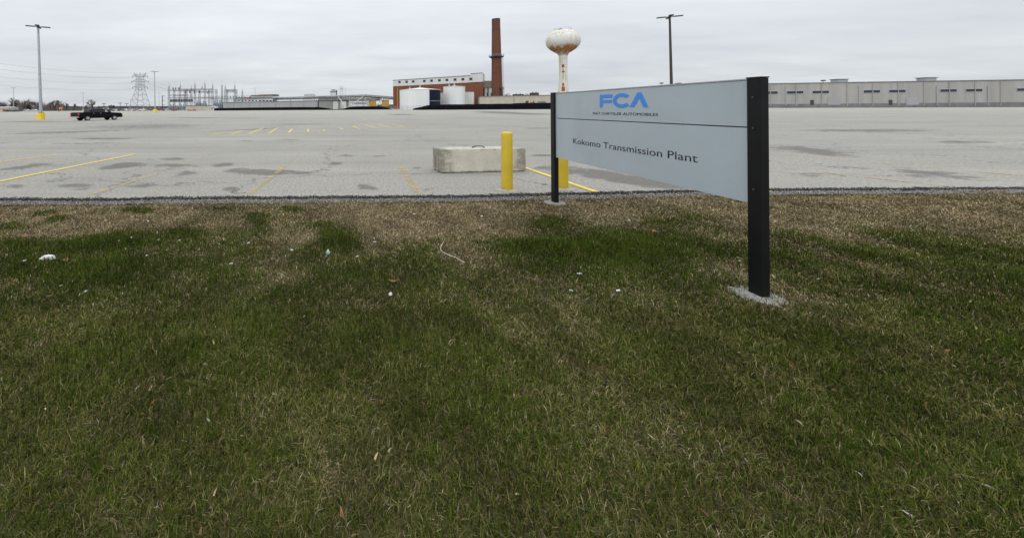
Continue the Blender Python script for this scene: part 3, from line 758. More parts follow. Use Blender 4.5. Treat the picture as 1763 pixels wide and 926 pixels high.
# ochre cabins by the power house
for a, c, y0, lab in ((635.5, 648, 173.5, 'ochre yellow equipment cabin, left of the pair under pipe bridge'), (658, 670, 173, 'ochre yellow equipment cabin nearer the brick hall')):
    p0, p1 = base(a, 252), base(c, 252); t = thing('equipment_cabin', lab, 'cabin', (p0 + p1) / 2, group='ochre cabins under the pipe bridge')
    mb = MB(); blk(mb, p0, p1, (0, 4), hz(a, 183.5, 252), hz(a, y0, 252)); mb.build('wall', M['ochre'], t, world=True)
    mb = MB(); blk(mb, p0 + Vector((-.2, -.2, 0)), p1 + Vector((.2, -.2, 0)), (0, 4.4), hz(a, y0, 252) + .003, hz(a, y0, 252) + .25); mb.build('roof', M['tan_metal'], t, world=True)
    for s in (.15, .85):
        x = p0.x + (p1.x - p0.x) * s; mb = MB(); mb.bar((x, 253, p0.z), (x, 253, hz(a, 183.5, 252)), .2); mb.build('leg', M['dark_steel'], t, world=True)
# cooling tower and scaffold tower
a, c = base(569, 300), base(579, 300)
ct = thing('cooling_tower', 'squat grey cooling tower rising behind the pipe bridge', 'cooling tower', (a + c) / 2)
mb = MB(); blk(mb, a, c, (0, 5), a.z, hz(570, 158.2, 300)); mb.build('casing', M['white_clad'], ct, world=True)
mb = MB(); blk(mb, a + Vector((-.4, -.4, 0)), c + Vector((.4, -.4, 0)), (0, 5.8), hz(570, 158.2, 300) + .003, hz(570, 157.4, 300)); mb.build('deck', M['dark_steel'], ct, world=True)
mb = MB(); mb.lathe([(1.9, 0), (1.4, .5), (1.6, 1.3)], c=((a.x + c.x) / 2, 302.5, hz(570, 157.3, 300)), n=16, cap=False); mb.build('fan_stack', M['galv'], ct, world=True)
mb = MB(); mb.box(c.x + .003, c.x + .7, 300.2, 302, a.z, hz(570, 155.4, 300)); mb.build('riser_shaft', M['dark_steel'], ct, world=True)
sf0 = base(590.5, 305); sf = thing('scaffold_tower', 'slim white scaffold tower behind the pipe bridge', 'scaffold', sf0)
zh = hz(590, 147.5, 305) - sf0.z; mb = MB()
lv = np.linspace(0, zh, 9)
for x in (-2.3, -.2, 2.3):
    for y in (-1, 1): mb.bar((x, y, 0), (x, y, zh if x < 1 else zh * .9), .11)
for h in lv[1:-1]:
    for y in (-1, 1): mb.bar((-2.3, y, h), (2.3, y, h), .09)
    for x in (-2.3, 2.3): mb.bar((x, -1, h), (x, 1, h), .09)
for i in range(7): mb.bar((-2.3, -1, lv[i]), (-.2, -1, lv[i + 1]), .08)
mb.build('frame', M['rail'], sf); mb = MB(); mb.box(-2.2, -.3, -.9, .9, zh - 3.6, zh - .6); mb.box(-2.2, -.3, -.9, .9, 0, zh * .6); mb.build('hopper', M['tank_white'], sf)
# rooftop process plant above the grey building
M['deck_brown'] = pm('deck_brown', (.15, .135, .105), .8, .3, .5)
pd, p, q, z1 = building('process_building', 'white walled process hall with brown open decks above the grey building', 402, 318, 474, 300, 171.6, (0, 10), 'tank_white', 'deck_brown')
for i in range(12): face_box(pd, 'window', 'glass_dark', p, q, 404 + i * 6 - .2 * (i % 3), 406.6 + i * 6 + (1.6 if i > 6 else 0), 172.6, 174.6, .08, .2)
for a, c, ya, yb in ((432, 470, 164.2, 166.6), (433, 477, 168.0, 170.2), (446, 470, 163.3, 163.9), (408, 431, 168.4, 169.6)): face_box(pd, 'deck', 'deck_brown', p, q, a, c, ya, yb, .1, 8)
for i in range(12): a = 433 + i * 3.3; face_box(pd, 'deck_post', 'galv', p, q, a, a + .5, 165, 171.5, .3, .4)
face_box(pd, 'gable_frame', 'red', p, q, 430, 431.6, 165.5, 171.5, .4, .4)
for (a, c, y0, y1, Y, mt, nm, lab) in ((524, 541, 164.2, 172, 320, 'white_clad', 'penthouse', 'pale box penthouse behind the middle of pipe bridge'), (548, 569, 170, 177, 300, 'cream', 'process_annex', 'cream low annex behind the corner of grey building')):
    t, p, q, z1 = building(nm, lab, a, Y, c, Y, y0, (0, 10), mt)
    for i in range(int((c - a) / 5)):
        face_box(t, 'louvre', 'dark_steel', p, q, a + 1 + 5 * i, a + 4 + 5 * i, y0 + 2.2, y0 + 3.2, .08, .2)
    mb = MB(); zt = hz(a, y0, Y) + .3
    for i in range(int((c - a) / 4)): x = p.x + (q.x - p.x) * (i + .5) / int((c - a) / 4); mb.bar((x, Y + 3, zt), (x, Y + 3, zt + .9), .1)
    mb.bar((p.x, Y + 3, zt + .9), (q.x, Y + 3, zt + .9), .1); mb.build('roof_rail', M['lattice'], t, world=True)

# ---- substation
def lattice_mast(mb, x, y, z0, z1, w0, w1, r=.08, seg=6):
    """square lattice column"""
    cs = [(-1, -1), (1, -1), (1, 1), (-1, 1)]
    pt = lambda s, i: Vector((x + cs[i % 4][0] * (w0 + (w1 - w0) * s) / 2, y + cs[i % 4][1] * (w0 + (w1 - w0) * s) / 2, z0 + (z1 - z0) * s))
    for i in range(4): mb.bar(pt(0, i), pt(1, i), r, cap=False)
    for k_ in range(seg):
        for i in range(4):
            mb.bar(pt(k_ / seg, i), pt((k_ + 1) / seg, i + 1), r * .7, cap=False)
            mb.bar(pt(k_ / seg, i), pt(k_ / seg, i + 1), r * .7, cap=False)
SY = 300.0
def gantry(label, cols, beams, masts, Y, deep=9):
    x0 = base(cols[0], Y); t = thing('substation_gantry', label, 'substation frame', x0)
    zb_ = max(hz(cols[0], b_[2], Y) for b_ in beams)
    for c in cols:
        for dy in (0, deep):
            p0 = base(c, Y); mb = MB(); lattice_mast(mb, p0.x, Y + dy, p0.z, zb_, 1.3, 1.0, .09, 7); mb.build('column', M['lattice'], t, world=True)
    for a, c, y in beams:
        for dy in (0, deep):
            p0, p1 = P(a, y, Y), P(c, y, Y); z = p0.z; mb = MB(); n = max(3, int((p1.x - p0.x) / 1.6))
            for h in (0, -.8): mb.bar((p0.x, Y + dy, z + h), (p1.x, Y + dy, z + h), .11)
            for i in range(n): xa = p0.x + (p1.x - p0.x) * i / n; xb = p0.x + (p1.x - p0.x) * (i + 1) / n; mb.bar((xa, Y + dy, z - (.8 if i % 2 else 0)), (xb, Y + dy, z - (0 if i % 2 else .8)), .07)
            mb.build('beam', M['lattice'] if dy else M['dark_steel'], t, world=True)
    for c, y, dy in masts:
        p0 = P(c, y, Y); mb = MB(); lattice_mast(mb, p0.x, Y + dy, zb_, p0.z - 2.5, .9, .3, .07, 4); mb.bar((p0.x, Y + dy, p0.z - 2.5), (p0.x, Y + dy, p0.z), .09); mb.build('lightning_mast', M['lattice'], t, world=True)
    return t
sg = gantry('wide steel substation gantry with lightning masts beside the pylon', [291, 310, 321.5, 336, 353, 366], [(288.5, 336, 155.3), (310, 366, 153.5), (336, 367, 157.5), (291, 366, 168), (291, 322, 163.5)],
            [(291, 142.3, 0), (310.3, 141, 0), (321.3, 144.5, 9), (335.7, 138.5, 0), (340.3, 142.6, 9), (352.7, 137.6, 0), (366, 140.6, 0)], SY)
for c, y0, y1 in ((298, 151.2, 154.6), (302.5, 151.2, 154.6), (308, 151.6, 154.6), (319.5, 156, 161), (327, 156, 161.3), (334.5, 156, 161.5), (343, 157, 161), (358, 158, 162)):
    p0, p1 = P(c, y0, SY - .3), P(c, y1, SY - .3); mb = MB(); mb.lathe([(.32, 0), (.55, .3), (.32, .6), (.55, .9), (.32, 1.2), (.55, 1.5), (.32, p0.z - p1.z)], c=(p1.x, p1.y, p1.z), n=8); mb.build('insulator', M['insul'], sg, world=True)
gantry('tall narrow pair of substation masts with a single crossbeam', [388, 404.5], [(388, 405, 154.3), (388, 405, 157.2)], [(388, 142.5, 0), (404.3, 140.7, 0)], 296, 4)
for c, yt, Y, lab in ((382.5, 139.2, 306, 'tall lone lattice mast left of the crossbeam pair'), (417.5, 150.6, 306, 'short lattice mast right of the crossbeam pair')):
    p0 = base(c, Y); t = thing('lightning_mast', lab, 'mast', p0); zt = hz(c, yt, Y) - p0.z
    mb = MB(); lattice_mast(mb, 0, 0, 0, zt * .85, 1.6, .5, .1, 9); mb.build('lattice_shaft', M['lattice'], t); mb = MB(); mb.bar((0, 0, zt * .85), (0, 0, zt), .09); mb.build('spike', M['lattice'], t)
p0 = base(439.3, 310); t = thing('slim_pole', 'slim bare pole standing behind the brown process building', 'pole', p0); mb = MB(); mb.bar((0, 0, 0), (0, 0, hz(439, 152.2, 310) - p0.z), .16, 8, .1); mb.build('pole', M['lattice'], t); mb = MB(); mb.lathe([(.2, 0), (.28, .15), (.1, .4)], c=(0, 0, hz(439, 152.2, 310) - p0.z), n=8); mb.build('cap', M['lattice'], t)
# bus bars level: row of dark switch boxes on a bench
p0 = base(312, 296); sw = thing('switch_bench', 'row of dark switchgear boxes on a raised steel bench', 'switchgear', p0)
mb = MB()
for i in range(9): x = P(295 + i * 4.4, 172, 296).x; mb.box(x - .62, x + .62, 295.4, 296.6, hz(300, 175.6, 296), hz(300, 171.4, 296))
mb.build('switch_box', M['insul'], sw, world=True)
mb = MB(); xa, xb = P(292, 176, 296).x, P(334, 176, 296).x; mb.box(xa, xb, 295.2, 296.8, hz(300, 176.4, 296), hz(300, 175.6, 296) - .003); mb.build('bench', M['lattice'], sw, world=True)
for i in range(6):
    x = xa + (xb - xa) * i / 5; mb = MB(); mb.bar((x, 296, p0.z), (x, 296, hz(300, 176.4, 296)), .14); mb.build('leg', M['lattice'], sw, world=True)
def transformer(px, Y, w, yt, lab):
    p0 = base(px, Y); t = thing('transformer', lab, 'transformer', p0, group='transformers of the substation'); h = hz(px, yt, Y) - p0.z
    mb = MB(); mb.box(-w / 2, w / 2, -1.2, 1.2, .4, h * .72); mb.build('tank', M['blue_clutter'], t)
    mb = MB()
    for i in range(5): x = -w / 2 + w * (i + .5) / 5; mb.box(x - .06, x + .06, -1.9, -1.2, .6, h * .62)
    mb.build('radiator', M['galv'], t)
    for x in (-w * .3, 0, w * .3): mb = MB(); mb.lathe([(.15, h * .72), (.25, h * .78), (.15, h * .84), (.22, h * .9), (.08, h)], c=(x, 0, 0), n=8); mb.build('bushing', M['insul'], t)
    mb = MB(); mb.box(-w / 2 - .3, w / 2 + .3, -1.5, 1.5, 0, .4); mb.build('plinth', M['cream'], t)
for px, w, yt, lab in ((296, 3.2, 179.5, 'grey transformer at the far left foot of the wide gantry'), (304.5, 2.6, 181, 'second grey transformer from the left under wide gantry'), (313, 3.4, 180, 'third grey transformer beside the cream service building'), (342, 3.4, 172, 'grey transformer peeping over the cream service building'), (352, 3, 174, 'grey transformer over the right half of cream service building'), (372, 3.6, 172.5, 'grey transformer just left of the long grey building'), (380, 3, 173, 'grey transformer under the tall lone lattice mast')):
    transformer(px, 270 if px < 320 else 288, w, yt, lab)
# low bus structures between gantry and grey building
p0 = base(388, 292); bs = thing('bus_structure', 'low tangle of bus bars on posts left of the grey building', 'bus structure', p0)
for i in range(9):
    x = P(368 + i * 6.2, 170, 292).x; mb = MB(); mb.bar((x, 292, p0.z), (x, 292, hz(388, 168.5 + (i % 3), 292)), .13); mb.bar((x, 296, p0.z), (x, 296, hz(388, 167.5 + (i % 2), 292)), .13); mb.build('post', M['lattice'], bs, world=True)
for y_, dy, mt in ((168.2, 0, 'lattice'), (169.8, 4, 'dark_steel'), (172.3, 0, 'lattice'), (165.8, 4, 'lattice')):
    mb = MB(); xa, xb = P(360, 170, 292).x, P(428, 170, 292).x; mb.bar((xa, 292 + dy, hz(388, y_, 292)), (xb, 292 + dy, hz(388, y_, 292)), .16); mb.build('bus_bar', M[mt], bs, world=True)
mb = MB()
for i in range(12): x = P(364 + i * 5, 170, 292).x; z = hz(388, 169.8, 292); mb.lathe([(.15, z), (.3, z + .4), (.15, z + .8), (.3, z + 1.2), (.12, z + 1.6)], c=(x, 296, 0), n=6)
mb.build('insulator_row', M['insul'], bs, world=True)

# ---- lattice pylon
py_ = 330.0; pc = base(241.5, py_); kk = py_ / F
pl = thing('transmission_pylon', 'steel lattice transmission pylon with three pairs of crossarms', 'pylon', pc)
zp = lambda y: hz(241.5, y, py_) - pc.z
ht = zp(126)
def lat(mb, z0, z1, w0, w1, seg, r): lattice_mast(mb, 0, 0, z0, z1, w0, w1, r, seg)
mb = MB(); lat(mb, 0, zp(155), 13.0, 5.2, 4, .16); mb.build('leg_frame', M['lattice'], pl)
mb = MB(); lat(mb, zp(155), zp(128), 5.2, 3.8, 6, .14); mb.build('body_frame', M['lattice'], pl)
mb = MB()
for sx in (-1, 1): mb.bar((sx * 2.3, -1.5, zp(134)), (sx * 5.2, 0, zp(126)), .16); mb.bar((sx * 2.3, 1.5, zp(134)), (sx * 5.2, 0, zp(126)), .16); mb.bar((sx * 2.2, 0, zp(128)), (sx * 5.2, 0, zp(126)), .12)
mb.bar((0, 0, zp(150)), (0, 0, zp(125.2)), .2); mb.build('peak', M['lattice'], pl)
arms = []
for y_, w in ((132, 6.4), (141, 7.2), (151, 6.3)):
    for sx in (-1, 1):
        mb = MB(); tip = Vector((sx * w, 0, zp(y_) + .2))
        for dy in (-1.6, 1.6): mb.bar((sx * 2.5, dy, zp(y_)), tip, .15); mb.bar((sx * 2.5, dy, zp(y_) + 1.6), tip, .13)
        mb.build('crossarm', M['lattice'], pl); arms.append(Vector((pc.x, pc.y, pc.z)) + tip)
        mb = MB(); mb.lathe([(.12, 0), (.25, -.3), (.12, -.6), (.25, -.9), (.12, -1.3)], c=tip, n=6); mb.build('insulator', M['insul'], pl)
arms += [Vector((pc.x - 5.2, pc.y, pc.z + zp(126))), Vector((pc.x + 5.2, pc.y, pc.z + zp(126)))]
# wires to the left, out of frame
def wire(a, c, sag, lab, r=.026, grp=None, n=26):
    mb = MB(); pts = [a + (c - a) * i / n - Vector((0, 0, sag * 4 * (i / n) * (1 - i / n))) for i in range(n + 1)]
    mb.path(pts, r, 4); m_ = pts[n // 2]
    return mb.top('power_line', M['wire'], m_, lab, 'power line', grp)
lefts = [(99, 0), (103, 5), (116.5, 0), (120, 5), (136, 0), (139, 5), (88, 0), (90, 5)]
labs = ['upper arm wire', 'upper arm far wire', 'middle arm wire', 'middle arm far wire', 'lower arm wire', 'lower arm far wire', 'top shield wire', 'top shield far wire']
for a, (y_, dx), l in zip(arms, lefts, labs):
    wire(a - Vector((0, 0, 1.2)) if 'shield' not in l else a, P(-260 + dx, y_ - 22, 170), 4.5, 'thin %s sagging from the pylon to the left edge' % l, grp='pylon wires')
for i, a in enumerate(arms[:6]):
    wire(a - Vector((0, 0, 1.2)), P(291 + (i % 3) * 15, 155.2, 300), .8, 'short dropper wire between the pylon and wide substation gantry', .035, 'dropper wires', 8)

# ---- light poles of the lot
def lamp_post(label, px, Y, ytop, rot, pole='galv', head='galv', basecol='yellow_base', lean=0, basew=.62, baseh=None, group='lamp posts of the parking lot', heads=4, r0=.19):
    b0 = base(px, Y); t = thing('lamp_post', label, 'lamp post', b0, 0, group)
    h = hz(px, ytop, Y) - b0.z; bh = baseh or 1.25
    if basecol:
        mb = MB(); mb.lathe([(basew, -.1), (basew, bh - .04), (basew - .04, bh)], n=24); mb.build('concrete_base', M[basecol], t, smooth=True, autosmooth=40)
    mb = MB(); mb.bar((0, 0, bh if basecol else 0), (lean, 0, h), r0, 14, r0 * .62); mb.build('pole', M[pole], t, smooth=True, autosmooth=50)
    mb = MB(); mb.box(-.32, .32, -.32, .32, bh, bh + .05)
    for sx in (-.25, .25):
        for sy in (-.25, .25): mb.bar((sx, sy, bh + .05), (sx, sy, bh + .2), .05, 6)
    if basecol: mb.build('base_plate', M['dark_steel'], t)
    for i in range(heads):
        a = rot + i * 2 * PI / heads; u = Vector((math.cos(a), math.sin(a), 0)); w = Vector((-u.y, u.x, 0)); c = Vector((lean, 0, h))
        mb = MB(); mb.bar(c + u * .1, c + u * .55, .06, 8); o_ = mb.build('arm', M[head], t)
        mb = MB(); e0, e1 = c + u * .5, c + u * 1.85
        vs = []
        for e, hw in ((e0, .22), (e0 + u * .35, .33), (e1 - u * .1, .33), (e1, .25)):
            for s in (-1, 1):
                vs += [e + w * hw * s + Vector((0, 0, -.05)), e + w * hw * s + Vector((0, 0, .07))]
        fs = []
        for k_ in range(3):
            q = 4 * k_; fs += [(q, q + 2, q + 6, q + 4), (q + 1, q + 5, q + 7, q + 3), (q, q + 4, q + 5, q + 1), (q + 2, q + 3, q + 7, q + 6)]
        fs += [(0, 1, 3, 2), (12, 14, 15, 13)]
        mb.add(vs, fs); mb.build('lamp_head', M[head], t)
    mb = MB(); mb.bar((lean, 0, h - .25), (lean, 0, h + .12), .2, 12); mb.build('hub', M[head], t)
    return t
lamp_post('tallest grey lamp post on a yellow drum left of the pickup', 70.5, 74, 46.5, R(32), lean=-.42, head='dark_steel', basew=.62, baseh=1.25, r0=.27)
lamp_post('grey lamp post on a yellow drum between pylon and substation', 267, 168, 123.5, R(5), lean=-.2, basew=.75, baseh=1.5, r0=.24)
lamp_post('distant grey lamp post on a white base at far left', 23.5, 285, 151.5, R(4), basecol='cream', basew=.9, baseh=1.4, r0=.22)
lamp_post('distant grey lamp post behind the pickup bed', 143.3, 300, 160.3, R(10), basecol='cream', basew=.6, r0=.2, heads=2)
lamp_post('dark bronze lamp post rising behind the sign', 1157, 70, 29.5, R(-30), 'bronze', 'bronze', 'yellow_base', lean=-.3, r0=.25)
lamp_post('farthest thin lamp post just right of the pylon', 274, 330, 160, R(15), basecol=None, r0=.16, heads=2)
lamp_post('thin far lamp post left of the pylon legs', 224.7, 330, 172, R(15), basecol=None, r0=.16, heads=2)
# short camera mast with three arms near the substation
p0 = base(279.5, 262); t = thing('sign_mast', 'dark mast with three short side arms left of the substation', 'mast', p0); zt = hz(279, 165, 262) - p0.z
mb = MB(); mb.bar((0, 0, 0), (0, 0, zt), .25, 8); mb.build('pole', M['dark_steel'], t)
for f_ in (.97, .68, .38): mb = MB(); mb.box(0.1, 1.7, -.15, .15, zt * f_ - .15, zt * f_ + .15); mb.build('side_arm', M['dark_steel'], t)
def utility_pole(px, Y, yt, lab, wdt=1.6):
    p0 = base(px, Y); t = thing('utility_pole', lab, 'utility pole', p0, group='wooden utility poles'); h = hz(px, yt, Y) - p0.z
    mb = MB(); mb.bar((0, 0, 0), (0, 0, h), .3, 8, .2); mb.build('pole', M['wood'], t)
    mb = MB(); mb.box(-wdt, wdt, -.15, .15, h - .7, h - .35); mb.build('crossarm', M['wood'], t)
    for x in (-wdt * .9, wdt * .9, 0): mb = MB(); mb.bar((x, 0, h - .35), (x, 0, h + .1), .1, 6); mb.build('insulator', M['insul'], t)
for px, Y, yt, lab in ((101.7, 250, 174.6, 'brown utility pole right of the tall lamp post, by the orange sign'), (179, 320, 178, 'utility pole above the pickup cab roof'), (207, 340, 177, 'utility pole just right of the pickup bonnet'), (218, 345, 178, 'utility pole left of the pylon'), (53, 380, 176, 'utility pole before the bare wood at far left')):
    utility_pole(px, Y, yt, lab)
# small orange notice board
p0 = base(104.5, 205); t = thing('notice_board', 'small orange notice board on yellow legs at the lot edge', 'sign', p0)
mb = MB(); mb.box(-.8, .8, -.04, .04, 1.7, 2.8); mb.build('board', pm('orange_board', (.55, .16, .06), .6, .1, 1), t)
for x in (-.6, .6): mb = MB(); mb.bar((x, .1, -.1), (x, .1, 2.6), .07, 6); mb.build('leg', M['yellow_base'], t)

# ---- bare trees
def make_tree(seed, Ht, spread, twig=.035):
    rd = random.Random(seed); trunk = MB(); crown = MB()
    def grow(p, d, L, r, lv):
        n = 3; q = p
        for i in range(n):
            d2 = (d + Vector((rd.uniform(-.16, .16), rd.uniform(-.16, .16), rd.uniform(-.04, .12)))).normalized()
            e = q + d2 * L / n; rr = r * (1 - .22 * i)
            (trunk if lv < 2 else crown).bar(q, e, max(rr, twig), 5 if lv < 2 else 3, max(rr * .78, twig * .7), cap=False); q = e; d = d2
            if lv < 5 and (i < 2 or lv == 0):
                s = Vector((rd.uniform(-1, 1), rd.uniform(-1, 1), rd.uniform(-.1, .8))).normalized()
                grow(q, (d * .55 + s * spread).normalized(), L * rd.uniform(.45, .62), r * .42, lv + 1 if lv > 1 else 2)
        if lv < 5:
            for _ in range(3 if lv < 3 else 2):
                s = Vector((rd.uniform(-1, 1), rd.uniform(-1, 1), rd.uniform(-.1, 1.0))).normalized()
                grow(q, (d * .75 + s * spread * .8).normalized(), L * rd.uniform(.58, .78), r * .55, lv + 1)
    grow(Vector((0, 0, -.3)), Vector((0, 0, 1)), Ht * .20, Ht * .028, 0)
    return trunk, crown
protos = []
for i, (h, s) in enumerate(((12, .75), (11, .95), (13, .65), (10, 1.05))):
    tr, cr = make_tree(40 + i, h, s, .028)
    protos.append((tr, cr))
tree_src = []
def bare_tree(i, px, Y, yt, lab, grp, rz):
    p0 = base(px, Y)
    if i < len(tree_src): t = copy_tree(tree_src[i])
    else:
        t = thing('bare_tree', lab, 'tree'); tr, cr = protos[i]
        tr.build('trunk', M['bark'], t); cr.build('crown', M['bark2'], t)
        t['h'] = max(v[2] for v in cr.v); tree_src.append(t)
    s = (hz(px, yt, Y) - p0.z) / t['h']
    t.location = p0; t.rotation_euler = (0, 0, rz); t.scale = (s * 1.15, s * 1.15, s)
    tag(t, lab, 'tree')
    if grp: t['group'] = grp
    elif 'group' in t.keys(): del t['group']
    return t
wood_lab = 'bare leafless tree in the dark wood beyond the left lot edge'
G1 = 'bare trees of the far wood'
bare_tree(0, 160, 330, 171, 'lone spreading bare tree right behind the pickup cab', None, .4)
bare_tree(1, 28, 345, 167.8, 'tallest bare tree with wide crown at the far left lamp post', None, 1.0)
bare_tree(2, 127, 340, 178, 'small bare tree behind the tailgate of pickup', None, 1.0)
bare_tree(3, 190, 390, 180.5, 'low bare tree over the pickup bonnet', None, 1.0)
k_ = 0
for x in list(range(-190, 122, 9)):
    if 22 < x < 34: continue
    yt = 174.5 + 3.5 * math.sin(x * .11) + random.uniform(-1.6, 1.6) + (2.5 if x > 85 else 0)
    bare_tree(k_ % 4, x + random.uniform(-3, 3), random.uniform(365, 430), yt, wood_lab, G1, random.uniform(0, 6)); k_ += 1
for x in (133, 148, 172, 200, 212): bare_tree(k_ % 4, x, 430, 182 + random.uniform(-1, 1.5), 'small far bare tree on the horizon behind the parked cars', 'small far bare trees', random.uniform(0, 6)); k_ += 1
for x in (1610, 1645, 1690, 1725, 1760, 1800): pass
# undergrowth of the wood: one brushy mass
mb = MB(); rd = random.Random(5)
for i in range(15000):
    x = rd.uniform(-220, 235); Y = rd.uniform(400, 440); p0 = base(x, Y); hmax = (11.5 if x < 85 else 8.5) if x < 118 else 3.2
    hh = rd.uniform(.25, 1) * hmax * (.75 + .25 * math.sin(x * .2)); 
    mb.bar(p0, p0 + Vector((rd.uniform(-1.6, 1.6), rd.uniform(-1, 1), hh)), .07, 3, .02, cap=False)
o = mb.build('brushwood', M['bark2']); tag(o, 'dense dark brushwood filling the wood beyond the left lot edge', 'brush', kind='stuff')
# low evergreen
def evergreen(px, Y, yt, w, lab):
    p0 = base(px, Y); t = thing('evergreen_tree', lab, 'tree', p0); h = hz(px, yt, Y) - p0.z; rd = random.Random(int(px)); mb = MB()
    for i in range(900):
        s = rd.random() ** .7; a = rd.uniform(0, 2 * PI); r_ = w * (1 - s * .85) * math.sqrt(rd.random()); c = Vector((r_ * math.cos(a), r_ * math.sin(a), .3 + s * (h - .3)))
        d = Vector((math.cos(a), math.sin(a), rd.uniform(-.5, .3))) * rd.uniform(.4, .9); n_ = Vector((-math.sin(a), math.cos(a), rd.uniform(-.3, .3))) * .22
        mb.add([c - n_, c + n_, c + d], [(0, 1, 2)])
    mb.build('foliage', M['needles'], t); mb = MB(); mb.bar((0, 0, -.2), (0, 0, h * .6), .25, 6, .1); mb.build('trunk', M['bark'], t)
evergreen(49, 330, 180.8, 2.6, 'dark rounded evergreen in front of the bare wood'); evergreen(195.5, 420, 181.6, 2.4, 'small dark evergreen over the pickup bonnet')
# strip of grass beyond the lot at left
mb = MB(); xs = np.linspace(-260, 240, 26); vs = []
for x in xs:
    for Y in (318, 372): p0 = base(x, Y); vs.append((p0.x, p0.y, p0.z + .02))
mb.add(vs, [(2 * i, 2 * i + 2, 2 * i + 3, 2 * i + 1) for i in range(25)]); o = mb.build('far_grass', pm('far_grass', (.10, .12, .045), .95, .3, .05)); o['kind'] = 'structure'
# low green hill line far away
M['farwood'] = pm('far_woodland', (.085, .085, .085), 1, .3, .02)
mb = MB(); xs = np.linspace(-700, 2500, 260); vs = []
for x in xs:
    for z in (0, 1):
        Y = 900; p0 = base(x, Y); hh = 5.5 + 5 * fbm(np.array([x * .02]), np.array([.5]), 77)[0] + 1.8 * fbm(np.array([x * .3]), np.array([.5]), 78)[0]
        vs += [(p0.x, Y, p0.z - 1 if not z else p0.z + hh), (p0.x, Y + 60, p0.z - 1 if not z else p0.z + hh)]
fs = []
for i in range(len(xs) - 1): q = 4 * i; fs += [(q, q + 4, q + 6, q + 2), (q + 2, q + 6, q + 7, q + 3), (q + 1, q + 3, q + 7, q + 5)]
mb.add(vs, fs); o = mb.build('far_woodland', M['farwood']); tag(o, 'thin grey line of far woodland along the horizon', 'woodland', kind='stuff')

# small white building at far left
wb, p, q, z1 = building('small_white_building', 'small white building with dark doors at the far left edge', -22, 275, 13.5, 275, 186.6, (0, 9), 'cream', 'cream')
for a, c in ((-12, -5), (4.5, 9), (10.5, 13.5)): face_box(wb, 'door', 'rusty' if a > 0 else 'dark_steel', p, q, a, c, 188.3, 193, .06, .2)
ridge = hz(5, 184, 279.5); z0_ = z1 + .3
mb = MB(); xa, xb = p.x - .4, q.x + .4
mb.add([(xa, 274.6, z0_), (xb, 274.6, z0_), (xb - 1.5, 279.5, ridge), (xa + 1.5, 279.5, ridge), (xa, 284.4, z0_), (xb, 284.4, z0_)], [(0, 1, 2, 3), (3, 2, 5, 4), (0, 3, 4), (1, 5, 2)]); mb.build('pitched_roof', M['galv'], wb, world=True)

# ---- far parked cars and lot clutter
def paint(name, c): return pm('car_' + name, c, .3, .05, 1, spec=.5)
def far_car(px, Y, colname, c, lab, rz, van=False):
    p0 = base(px, Y); t = thing('parked_car', lab, 'van' if van else 'car', p0, rz, 'far parked vehicles'); hb = .95; ht = 2.1 if van else 1.5
    mb = MB(); pr = [(-2.25, .35), (2.25, .35), (2.3, .75), (1.1, hb), (-2.2, hb + .05)]
    n = len(pr); mb.add([(x, -.88, z) for x, z in pr] + [(x, .88, z) for x, z in pr], [tuple(range(n)), tuple(range(n, 2 * n))[::-1]] + [(i, (i + 1) % n, n + (i + 1) % n, n + i) for i in range(n)])
    x0, x1, x2, x3 = (-2.1, 1.4, .9, -2.0) if van else (-1.9, 1.2, .45, -1.2)
    mb.add([(x0, -.82, hb), (x1, -.82, hb), (x1, .82, hb), (x0, .82, hb), (x3, -.65, ht), (x2, -.65, ht), (x2, .65, ht), (x3, .65, ht)], [(0, 3, 2, 1), (4, 5, 6, 7), (0, 1, 5, 4), (1, 2, 6, 5), (2, 3, 7, 6), (3, 0, 4, 7)])
    mb.build('body', paint(colname, c), t)
    mb = MB(); zg0, zg1 = hb + .06, ht - .12
    for sy in (-1, 1): mb.add([(x0 + .35, sy * .825, zg0), (x1 - .25, sy * .825, zg0), (x2 - .05, sy * .70, zg1), (x3 + .1, sy * .70, zg1)], [(0, 1, 2, 3)])
    mb.build('window', M['glass_dark'], t)
    for x in (-1.4, 1.4):
        for sy in (-.8, .8): mb = MB(); mb.lathe([(.1, -.1), (.32, -.1), (.32, .1), (.1, .1)], c=(x, sy, .32), n=10, axis='y'); mb.build('wheel', M['rubber'], t)
for args in ((16, 262, 'black', (.012, .012, .013), 'dark car parked by the far left lamp base, left of it', .1), (29, 262, 'black', (.015, .015, .018), 'dark car parked by the far left lamp base, right of it', .0),
             (60, 300, 'white', (.55, .55, .55), 'pale car parked alone left of the tall lamp post', .0), (47, 310, 'white', (.5, .5, .5), 'second pale car, farther left beside the dark evergreen', .1),
             (184, 290, 'white', (.6, .6, .6), 'white van behind the pickup cab', .0, True), (190, 262, 'black', (.02, .02, .022), 'black car right behind the pickup windscreen', .1), (199, 275, 'silver', (.4, .41, .42), 'silver car behind the pickup bonnet', .0),
             (209, 270, 'dark', (.05, .05, .06), 'charcoal car just right of the pickup nose', .1), (216, 278, 'white', (.6, .6, .6), 'white car in the gap between pickup and pylon', .0), (226, 268, 'silver', (.35, .35, .36), 'silver car at the foot of the pylon, left side', .1),
             (236, 270, 'tan', (.28, .24, .18), 'tan car under the pylon', .0), (246, 266, 'white', (.58, .58, .57), 'white car at the right foot of the pylon', .0), (256, 272, 'dark', (.06, .06, .07), 'charcoal car left of the yellow lamp drum', .1), (278, 268, 'red', (.25, .03, .02), 'dull red car right of the yellow lamp drum', .0),
             (286, 272, 'silver', (.42, .42, .42), 'silver car left of the transformers', .0)):
    far_car(*args)
